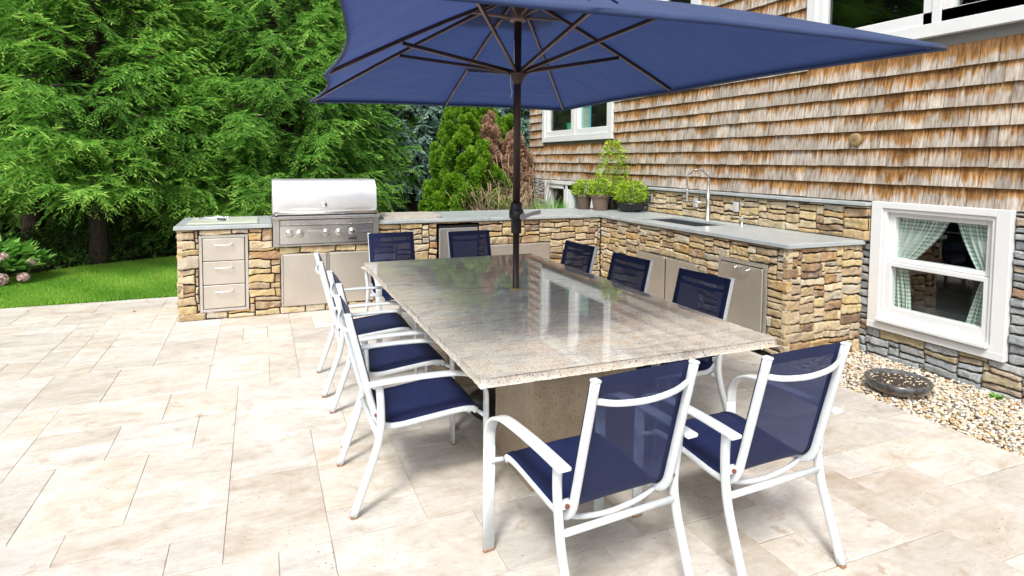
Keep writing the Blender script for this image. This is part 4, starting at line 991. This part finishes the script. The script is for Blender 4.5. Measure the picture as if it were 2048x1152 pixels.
b = MB(o3); b.lathe([(.11, .0), (.15, .006), (.192, .035), (.21, .068), (.21, .088), (.202, .098), (.192, .095), (.188, .08), (.15, .07)], (o3[0], o3[1], o3[2]), 48, capt=False); b.lathe
gz = NT('glazed bowl'); v = gz.obj(); sp_ = gz.n('ShaderNodeSeparateXYZ', {0: v}); n_ = gz.noise(v, 18, 5, .7)
gz.set(color=gz.mix(gz.ramp(gz.math('ADD', sp_.outputs[2], gz.math('MULTIPLY', n_, .02)), [(.05,(0,0,0)),(.056,(1,1,1))]), gz.ramp(n_, [(.3,(.10,.07,.05)),(.7,(.28,.22,.16))]), gz.ramp(n_, [(.35,(.03,.028,.025)),(.65,(.11,.12,.13))])), rough=.18, coat=.6)
b.build('basin', gz.m, bw)
MB(o3).lathe([(.0, .078), (.189, .074)], (o3[0], o3[1], o3[2]), 36, capb=False, capt=False).build('soil', M['soil'], bw)
b = MB(o3); r = random.Random(4)
for i in range(90):
    a, q = r.uniform(0, 6.28), .178*math.sqrt(r.random()); s_ = r.uniform(.004, .010); b.box((o3[0]+q*math.cos(a)-s_, o3[1]+q*math.sin(a)-s_*.6, o3[2]+.076), (o3[0]+q*math.cos(a)+s_, o3[1]+q*math.sin(a)+s_*.6, o3[2]+.076+s_*.7), s_*.3)
b.build('shell_mulch', m_noisy('shell bits', (.30,.2,.12), (.75,.68,.55), 30, .7), bw)

# ------------------------------------------------------------------ foliage tools
def norm(a): return a/np.maximum(np.linalg.norm(a, axis=-1, keepdims=True), 1e-9)
def blades(P, D, L, Wd, tint, cross=True, twist=None):
    """diamond shaped blades starting at P along D"""
    N = len(P); up = rng.normal(0, 1, (N, 3)) if twist is None else twist; s1 = norm(np.cross(D, up)); s2 = np.cross(D, s1)
    L = np.broadcast_to(L, N)[:, None]; Wd = np.broadcast_to(Wd, N)[:, None]; out = []; tt = []
    for s_ in ((s1, s2) if cross else (s1,)):
        out.append(np.stack([P, P+D*L*.42+s_*Wd*.5, P+D*L, P+D*L*.42-s_*Wd*.5], 1)); tt.append(tint)
    V = np.concatenate(out).reshape(-1, 3); return V, np.arange(len(V)).reshape(-1, 4), np.concatenate(tt)

def spruce(name, base, H, RM, zlow, nb, seed, mat, label, blen=.115, bw_=.0175, dens=1., back=.35, group='spruces beyond the lawn', shape=.8, bare=0, facedir=(0,-1), tbase=.15):
    r = np.random.default_rng(seed); t = root(name, base, label, 'tree', group)
    P = []; D = []; TT = []; L_ = []; limbs = MB(); bx = np.array([0, 0, 0.])
    for i in range(nb):
        z = zlow+(H*.97-zlow)*((i+r.random())/nb)**1.15; az = i*2.39996+r.normal(0, .25); dr = np.array([math.cos(az), math.sin(az), 0.])
        facing = dr[0]*facedir[0]+dr[1]*facedir[1]
        if facing < -.25 and r.random() > back: continue
        Lb = RM*(1-(z/H))**shape*r.uniform(.8, 1.12)+.15
        if z < zlow+.8: Lb *= .85
        sd_ = np.array([-dr[1], dr[0], 0.]); drp = r.uniform(.18, .34)*(1-.55*z/H); upt = r.uniform(.12, .26)
        bend = r.normal(0, .08)
        f = lambda s_: dr*Lb*s_+sd_*bend*Lb*s_**2+np.array([0,0,1.])*(z-drp*Lb*s_*1.3+upt*Lb*s_**2.4)
        if Lb > .5: limbs.tube([tuple(f(s_)) for s_ in (0, .2, .4, .6)], .008+.005*Lb, 5)
        nbr = int(Lb*.8/(.062/dens)); ss = .22+.78*(np.arange(nbr)+r.random(nbr)*.6)/max(nbr, 1)
        for q, s_ in enumerate(ss):
            p0 = f(s_); tg_ = f(min(s_+.03, 1.03))-f(s_-.03); tg_ = tg_/np.linalg.norm(tg_)
            sgn = 1 if q % 2 else -1; lb = (.12+.55*(1-s_)**.8*min(Lb, 1.8)*.7)*r.uniform(.7, 1.2)
            bd_ = tg_*.62+sd_*sgn*r.uniform(.25,.8)+np.array([0,0,r.uniform(-.85,.25)]); bd_ /= np.linalg.norm(bd_)
            m = max(2, int(lb/(.026/dens))); us = (np.arange(m)+r.random(m)*.5)/m
            pp = p0+bd_*(us*lb)[:, None]+np.array([0,0,-1.])*(us**2*lb*.22)[:, None]
            sg = np.where(np.arange(m) % 2, 1., -1.)[:, None]; cr_ = np.cross(bd_, [0,0,1.]); cr_ /= np.linalg.norm(cr_)+1e-9
            dd = bd_*.8+cr_*sg*.6+r.normal(0, .14, (m, 3))+np.array([0,0,-.10]); P.append(pp); D.append(dd)
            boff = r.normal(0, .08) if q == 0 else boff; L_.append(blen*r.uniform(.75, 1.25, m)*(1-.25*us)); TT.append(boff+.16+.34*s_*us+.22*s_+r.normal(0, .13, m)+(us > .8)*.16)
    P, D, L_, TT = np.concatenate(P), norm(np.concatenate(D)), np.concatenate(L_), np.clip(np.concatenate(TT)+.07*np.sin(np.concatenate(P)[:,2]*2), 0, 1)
    V, F, T2 = blades(P, D, L_, bw_, TT)
    link('crown', np_mesh(name, V, F, False, att={'tint': T2}), mat, t)
    tk = MB(); tk.lathe([(tbase*1.5, -.1), (tbase*1.05, .12), (tbase, .5), (tbase*.85, H*.4), (.02, H*.97)], (0,0,0), 14)
    rr_ = np.random.default_rng(seed+5)
    for q in range(bare):
        a = rr_.uniform(0, 6.28); z = rr_.uniform(.7, zlow+.3); l = rr_.uniform(.4, 1.1); tk.tube([(0,0,z), (l*.5*math.cos(a), l*.5*math.sin(a), z-.03), (l*math.cos(a), l*math.sin(a), z-.15)], .008, 4)
    tk.build('trunk', M['bark'], t); 
    link('limbs', limbs.mesh('limbs'), M['bark'], t)
    return t, len(F)
cnt = 0
for args in (
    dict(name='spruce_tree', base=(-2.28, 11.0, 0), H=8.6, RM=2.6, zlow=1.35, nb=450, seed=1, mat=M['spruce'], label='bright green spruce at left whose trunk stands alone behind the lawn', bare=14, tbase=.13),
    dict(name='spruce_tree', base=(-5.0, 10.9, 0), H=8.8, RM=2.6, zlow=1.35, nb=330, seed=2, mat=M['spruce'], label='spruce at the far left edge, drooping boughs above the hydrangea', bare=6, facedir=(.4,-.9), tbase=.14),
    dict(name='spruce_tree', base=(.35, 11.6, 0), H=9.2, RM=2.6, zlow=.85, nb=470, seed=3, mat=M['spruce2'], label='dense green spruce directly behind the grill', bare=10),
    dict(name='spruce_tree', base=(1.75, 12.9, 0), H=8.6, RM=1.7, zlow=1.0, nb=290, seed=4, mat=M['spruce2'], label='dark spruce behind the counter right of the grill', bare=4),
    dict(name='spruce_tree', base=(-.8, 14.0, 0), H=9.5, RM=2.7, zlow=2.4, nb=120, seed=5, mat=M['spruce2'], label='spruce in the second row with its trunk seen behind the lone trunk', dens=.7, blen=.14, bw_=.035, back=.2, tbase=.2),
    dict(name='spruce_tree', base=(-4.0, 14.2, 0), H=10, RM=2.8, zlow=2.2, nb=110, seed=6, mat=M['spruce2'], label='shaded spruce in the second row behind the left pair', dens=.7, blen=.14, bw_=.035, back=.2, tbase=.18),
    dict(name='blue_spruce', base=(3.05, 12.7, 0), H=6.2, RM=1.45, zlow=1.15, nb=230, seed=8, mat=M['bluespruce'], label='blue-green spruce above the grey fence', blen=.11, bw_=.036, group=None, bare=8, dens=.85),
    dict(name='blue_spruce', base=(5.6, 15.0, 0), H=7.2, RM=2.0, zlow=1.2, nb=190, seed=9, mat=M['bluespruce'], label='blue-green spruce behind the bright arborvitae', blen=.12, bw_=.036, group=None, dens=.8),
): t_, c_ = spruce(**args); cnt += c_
print('spruce quads', cnt)

def leafmesh(P, D, L, Wd, tint, off, fold=False):
    V, F, T = blades(P, D, L, Wd, tint, cross=fold); return V-np.array(off), F, T
def arbor(base, H, RX, n, seed, label, mat=M['arbor'], name='arborvitae', group='arborvitae beside the house', cat='shrub', dead=0.):
    r = np.random.default_rng(seed); t = root(name, base, label, cat, group)
    nc = max(24, n//110); m = n//nc; u = (np.arange(nc)+r.random(nc))/nc; zc = H*u**.85*.96+.06; ac = np.arange(nc)*2.39996+r.normal(0, .4, nc)
    pf_ = np.interp(zc/H, [0,.08,.35,.65,.85,1], [.6,.85,1.,.84,.55,.08])*r.uniform(.6, 1.15, nc)
    CC = np.stack([RX*pf_*np.cos(ac), RX*pf_*np.sin(ac), zc], 1); sz = np.interp(zc/H, [0,.6,1], [.115,.10,.055])*r.uniform(.75, 1.3, nc); ct = r.normal(0, .1, nc)
    oc = norm(np.stack([np.cos(ac), np.sin(ac), np.full(nc, .55)], 1)); idx = np.repeat(np.arange(nc), m); N = len(idx)
    lo = norm(r.normal(0, 1, (N, 3))+oc[idx]*1.1); C = CC[idx]+lo*sz[idx][:, None]*(r.random(N)**.4)[:, None]*np.array([1,1,1.25])
    out = norm(lo+[0,0,.8]+r.normal(0, .2, (N, 3))); side = norm(np.cross(out, [0,0,1.])+r.normal(0, .5, (N, 3)))
    bt = .42+ct[idx]+.16*lo[:,2]+r.normal(0, .1, N); P = []; D = []; TT = []
    for kk in (-.8, -.4, 0, .4, .8):
        P.append(C); D.append(norm(out*math.cos(kk)+side*math.sin(kk))); TT.append(bt+.12*(1-abs(kk))+r.normal(0, .08, N))
    P = np.concatenate(P); D = np.concatenate(D); TT = np.clip(np.concatenate(TT), 0, 1)
    V, F, T = blades(P, D, r.uniform(.04, .07, len(P)), .022, TT, cross=False); link('crown', np_mesh('crown', V, F, att={'tint': T}), mat, t)
    tk = MB(); tk.lathe([(.05, -.1), (.04, H*.4), (.008, H*.9)], (0,0,0), 8)
    tk.build('trunk', M['bark'], t); return t
arbor((3.36, 10.55, 0), 2.66, .50, 17000, 31, 'largest bright green arborvitae, left of the browned ones')
arbor((4.02, 11.1, 0), 2.75, .40, 9000, 32, 'bright green arborvitae partly hidden behind the umbrella pole')
arbor((4.68, 11.5, 0), 2.5, .42, 8000, 33, 'bright green arborvitae against the house corner')
arbor((3.02, 10.7, 0), 1.3, .34, 5000, 36, 'low bright green arborvitae foot left of the tall one', name='shrub')
arbor((3.9, 10.35, 0), 1.45, .40, 4200, 34, 'half bare yellow-green shrub over brown stems behind the counter', name='shrub')
arbor((3.98, 10.75, 1.15), 1.25, .20, 3000, 35, 'dead brown arborvitae top between the green ones', mat=M['deadleaf'], name='dead_shrub', group=None)
arbor((4.45, 10.6, .75), 1.35, .27, 4200, 37, 'dead rust-brown arborvitae beside the house corner', mat=M['deadleaf'], name='dead_shrub', group=None)
def twigs(base, n, H, RX, seed, label):
    r = random.Random(seed); b = MB()
    for i in range(n):
        a = r.uniform(0, 6.28); q = RX*.5*math.sqrt(r.random()); p = Vector((q*math.cos(a), q*math.sin(a)*.6, 0)); d_ = Vector((math.cos(a)*r.uniform(.1,.55), math.sin(a)*.3, 1)).normalized(); pts = [p]
        for k_ in range(5): d_ = (d_+Vector((r.uniform(-.22,.22), r.uniform(-.2,.2), .02))).normalized(); p = p+d_*H/5*r.uniform(.6, 1.1); pts.append(p)
        b.tube(pts, r.uniform(.002, .006), 4)
        for k_ in range(5):
            s_ = pts[r.randint(1, 4)]; e = Vector((r.uniform(-1,1), r.uniform(-.6,.6), r.uniform(.2,1))).normalized()*r.uniform(.12,.35); b.tube([s_, s_+e*.5+Vector((0,0,.01)), s_+e], .0025, 3)
    t = root('bare_shrub', base, label, 'shrub'); b.build('stems', m_noisy('dry twig', (.27,.18,.11), (.46,.35,.24), 9, .9), t)
twigs((3.95, 10.1, 0), 130, 1.35, .85, 5, 'tangle of bare brown stems behind the counter by the pole')
twigs((4.6, 10.35, 0), 80, 2.0, .4, 6, 'bare tan stems beside the house corner')

# fence
fn = root('vinyl_fence', (3, 15.6, 0), 'pale grey panel fence behind the trees', 'fence'); o3 = fn.location; fm = m_noisy('grey vinyl', (.42,.46,.48), (.52,.56,.57), 2, .6, .03)
for i in range(4):
    xx = 2.2+i*1.2; yy = 15.6
    b = MB(o3)
    for j in range(6): b.box((xx+.06+j*.18, yy-.012, .08), (xx+.06+j*.18+.176, yy+.012, 1.42+.07*math.cos((j-2.5)*.55)), .003)
    b.build('panel', fm, fn); MB(o3).box((xx-.055, yy-.055, 0), (xx+.055, yy+.055, 1.62), .006).build('post', fm, fn)
# woodland mass
def woodland():
    n = 230000; x = rng.uniform(-20, 16, n); z = rng.uniform(-.1, 8.5, n); y = 18+rng.normal(0, 1.1, n)-.15*np.abs(x)-np.clip(-x-9, 0, 20)**1.25*.9
    lump = np.sin(x*1.1)*np.sin(z*1.3+x)+.6*np.sin(x*2.9+z*2.2); k_ = ((lump > -.95) | (z < 2.2)) & ((z > -1)); x, y, z = x[k_], y[k_], z[k_]; n = len(x)
    P = np.stack([x, y-.5*lump[k_], z], 1); D = norm(rng.normal(0, 1, (n, 3))+[0,-.3,.2]); V, F, T = blades(P, D, rng.uniform(.14, .28, n), .15, np.clip(.4+.25*lump[k_]+rng.normal(0, .22, n), 0, 1), cross=False)
    put(link('woodland', np_mesh('woodland', V, F, att={'tint': T}), M['wood']), 'dark leafy woodland mass behind the spruces', kind='stuff')
    n = 42000; x = rng.uniform(-9, 4.5, n); y = rng.uniform(9.2, 14.5, n); bx = np.interp(x, [-14,-5,-3.1,-2.45,-1.3,4.6], [8.3,8.9,9.75,10.45,11.05,11.2]); dd = y-bx
    hgt = .08+.42*np.clip(dd-.25, 0, 1)*(.5+.5*np.sin(x*2.3+y*1.1)); k_ = (dd > .25) & (np.sin(x*1.9)*np.sin(y*2.1+x) > -.35); z = rng.random(n)*hgt
    P = np.stack([x, y, z-.1*0], 1)[k_]; m = len(P); V, F, T = blades(P, norm(rng.normal(0, 1, (m, 3))+[0,-.2,.7]), rng.uniform(.05, .12, m), .04, np.clip(.4+rng.normal(0, .25, m), 0, 1), cross=False)
    put(link('undergrowth', np_mesh('undergrowth', V, F, att={'tint': T}), M['wood']), 'low shaded ground cover under the spruces', kind='stuff')
woodland()
# bare background trunks
for i, (x_, y_, r_, lab) in enumerate(((-2.75, 13.2, .09, 'thin grey trunk left of the lone spruce trunk'), (-1.55, 13.0, .13, 'stout grey trunk just right of the lone spruce trunk'), (-6.2, 13.5, .14, 'dark trunk behind the hydrangea'), (-.2, 15.2, .1, 'thin trunk in the shade near the left end of the island'))):
    t = root('tree', (x_, y_, 0), lab, 'tree', 'trunks in the shade behind the spruces'); tk = MB(); tk.lathe([(r_*1.3, -.1), (r_, .3), (r_*.9, 2.5), (r_*.6, 6)], (0,0,0), 12); tk.build('trunk', M['bark'], t)
    n = 1500; C = rng.normal(0, 1, (n, 3))*[.7,.7,.9]+[0,0,5.2]; V, F, T = blades(C, norm(rng.normal(0,1,(n,3))), .18, .08, rng.random(n), cross=False); link('crown', np_mesh('crown', V, F, att={'tint': T}), M['wood'], t)

# hydrangea
hy = root('hydrangea', (-3.05, 9.55, 0), 'hydrangea bush with pale pink flower heads at the lawn edge', 'shrub')
n = 520; a = rng.uniform(0, 6.28, n); q = rng.random(n)**.5; C = np.stack([.62*q*np.cos(a)-.2, .42*q*np.sin(a), .08+.42*np.sqrt(np.clip(1-q*q*.8, 0, 1))*rng.uniform(.55, 1, n)], 1)
D = norm(np.stack([np.cos(a), np.sin(a)-.3, rng.uniform(-.1, .8, n)], 1)+rng.normal(0, .35, (n, 3))); V, F, T = blades(C, D, rng.uniform(.13, .21, n), .125, rng.random(n), cross=False, twist=np.tile([0,0,1.], (n, 1))+rng.normal(0,.35,(n,3))); link('leaves', np_mesh('leaves', V, F, att={'tint': T}), M['hyd'], hy)
b = MB()
for i in range(14): b.tube([(-.2+.1*math.cos(i*2.4), .08*math.sin(i*2.4), 0), (-.2+.45*math.cos(i*2.4), .3*math.sin(i*2.4), .35)], .006, 4)
b.build('stems', M['bark'], hy)
for (x_, y_, z_, r_) in ((.12, -.42, .10, .085), (.13, -.35, .36, .065), (-.10, -.42, .08, .07), (.33, -.32, .10, .06), (-.35, -.40, .16, .07), (.38, -.2, .26, .05)):
    n = 260; P = norm(rng.normal(0, 1, (n, 3)))*r_*np.array([1,1,.75]); V, F, T = blades(P, norm(np.cross(P, rng.normal(0,1,(n,3)))), .032, .03, rng.random(n), cross=False, twist=None); o = link('flower_head', np_mesh('flower_head', V+np.array([x_,y_,z_]), F, att={'tint': T}), M['petal'], hy)

# ------------------------------------------------------------------ potted plants
def leafy(t, n, cx, cy, z0, z1, rx, seed, size=.045, mat=None, tall=False):
    r = np.random.default_rng(seed); u = r.random(n); a = r.uniform(0, 6.28, n)
    prof = np.interp(u, [0,.3,.7,1], [.65,1,.85,.35]) if not tall else np.interp(u, [0,.2,.5,.8,1], [.5,1,.8,.6,.25])
    q = rx*prof*r.random(n)**.45; C = np.stack([q*np.cos(a), q*np.sin(a), z0+(z1-z0)*u], 1)
    D = norm(np.stack([np.cos(a), np.sin(a), r.uniform(-.3, .7, n)], 1)+r.normal(0, .45, (n, 3)))
    V, F, T = blades(C, D, size*r.uniform(.6, 1.3, n), size*.5, np.clip(r.normal(.5, .25, n)+.2*(u-.5), 0, 1), cross=False); link('foliage', np_mesh('foliage', V, F, att={'tint': T}), mat or M['herb'], t)
    b = MB()
    for i in range(16 if not tall else 9):
        a = i*2.4; q = rx*.6; b.tube(crv([(.02*math.cos(a), .02*math.sin(a), z0-.04), (q*.6*math.cos(a), q*.6*math.sin(a), (z0+z1)/2), (q*(.5 if tall else 1)*math.cos(a), q*(.5 if tall else 1)*math.sin(a), z1-.04)], 3), .0022, 4)
    b.build('stem', simple('green stem', (.18,.26,.05), .7) if 'green stem' not in bpy.data.materials else bpy.data.materials['green stem'], t)
def pot(x_, y_, r_, h, label, mat, bowl=False, plant=None):
    t = root('potted_plant', (x_, y_, .931), label, 'potted plant', 'potted herbs on the counter')
    b = MB()
    if bowl:
        b.lathe([(r_*.5, 0), (r_*.6, .004), (r_*.85, h*.45), (r_*.97, h*.85), (r_*1.04, h*.88), (r_*1.04, h), (r_*.95, h), (r_*.9, h*.8)], n=36, capt=False)
        for i in range(18): a = i*math.pi/9; b.tube([(r_*.63*math.cos(a), r_*.63*math.sin(a), .01), (r_*.87*math.cos(a), r_*.87*math.sin(a), h*.45), (r_*.985*math.cos(a), r_*.985*math.sin(a), h*.84)], .004, 5)
    else:
        b.lathe([(r_*.66, 0), (r_*.68, .004), (r_*.86, h*.74), (r_*.87, h*.78), (r_*.97, h*.80), (r_, h*.97), (r_*.98, h), (r_*.9, h), (r_*.88, h*.88)], n=36, capt=False)
    b.build('pot', mat, t); MB().lathe([(.0, h*.88), (r_*.89, h*.86)], n=24, capb=False, capt=False).build('soil', M['soil'], t)
    for a_ in plant: leafy(t, *a_)
    return t
brn = m_noisy('brown plastic pot', (.13,.085,.06), (.17,.115,.085), 8, .45, .03); brn2 = m_noisy('dark brown plastic pot', (.09,.06,.045), (.12,.08,.06), 8, .45, .03)
pot(4.14, 7.39, .125, .205, 'dark brown pot of herbs, leftmost on the counter corner', brn2, plant=[(520, 0,0,.18,.40,.17, 41)])
pot(4.25, 7.13, .135, .215, 'lighter brown pot of herbs in front of the dark cage patterned pot', brn, plant=[(620, 0,0,.19,.42,.19, 42)])
pt = pot(4.50, 7.24, .125, .22, 'tall airy tomato plant in a black lattice patterned pot', M['black'], plant=[(900, 0,0,.2,.95,.26, 43, .05, None, True), (260, 0,0,.2,.45,.2, 44)])
b = MB()
for i in range(14):
    for s_ in (1, -1): a = i*2*math.pi/14; b.tube([(.128*math.cos(a+s_*k_*.16)*(.72+.2*k_/3), .128*math.sin(a+s_*k_*.16)*(.72+.2*k_/3), .02+.045*k_) for k_ in range(4)], .0016, 4)
b.build('lattice', simple('brown lattice', (.12,.05,.035), .6), pt)
pot(4.52, 6.80, .185, .12, 'low black ribbed bowl full of bright basil', M['black'], True, plant=[(1100, 0,0,.12,.40,.23, 45, .045)])
# grasses and weeds behind the counter
gp = root('ornamental_grass', (4.6, 9.3, 0), 'light green grass tuft rising behind the counter before the basement window', 'grass tuft'); n = 420; a = rng.uniform(0, 6.28, n); P = np.stack([rng.normal(0,.16,n), rng.normal(0,.22,n), np.full(n, .3)], 1); V, F, T = blades(P, norm(np.stack([np.cos(a)*.35, np.sin(a)*.35, np.ones(n)], 1)), rng.uniform(.35, .78, n), .016, rng.random(n), cross=False); link('blades', np_mesh('blades', V, F, att={'tint': T}), M['hyd'], gp)
gp = root('weed', (4.74, 2.55, -.05), 'tiny green weed growing at the foot of the grey stone wall', 'weed'); n = 60; a = rng.uniform(0, 6.28, n); V, F, T = blades(np.zeros((n,3)), norm(np.stack([np.cos(a), np.sin(a), rng.uniform(.2,1,n)], 1)), rng.uniform(.03, .07, n), .02, rng.random(n), cross=False); link('leaves', np_mesh('leaves', V, F, att={'tint': T}), M['hyd'], gp)
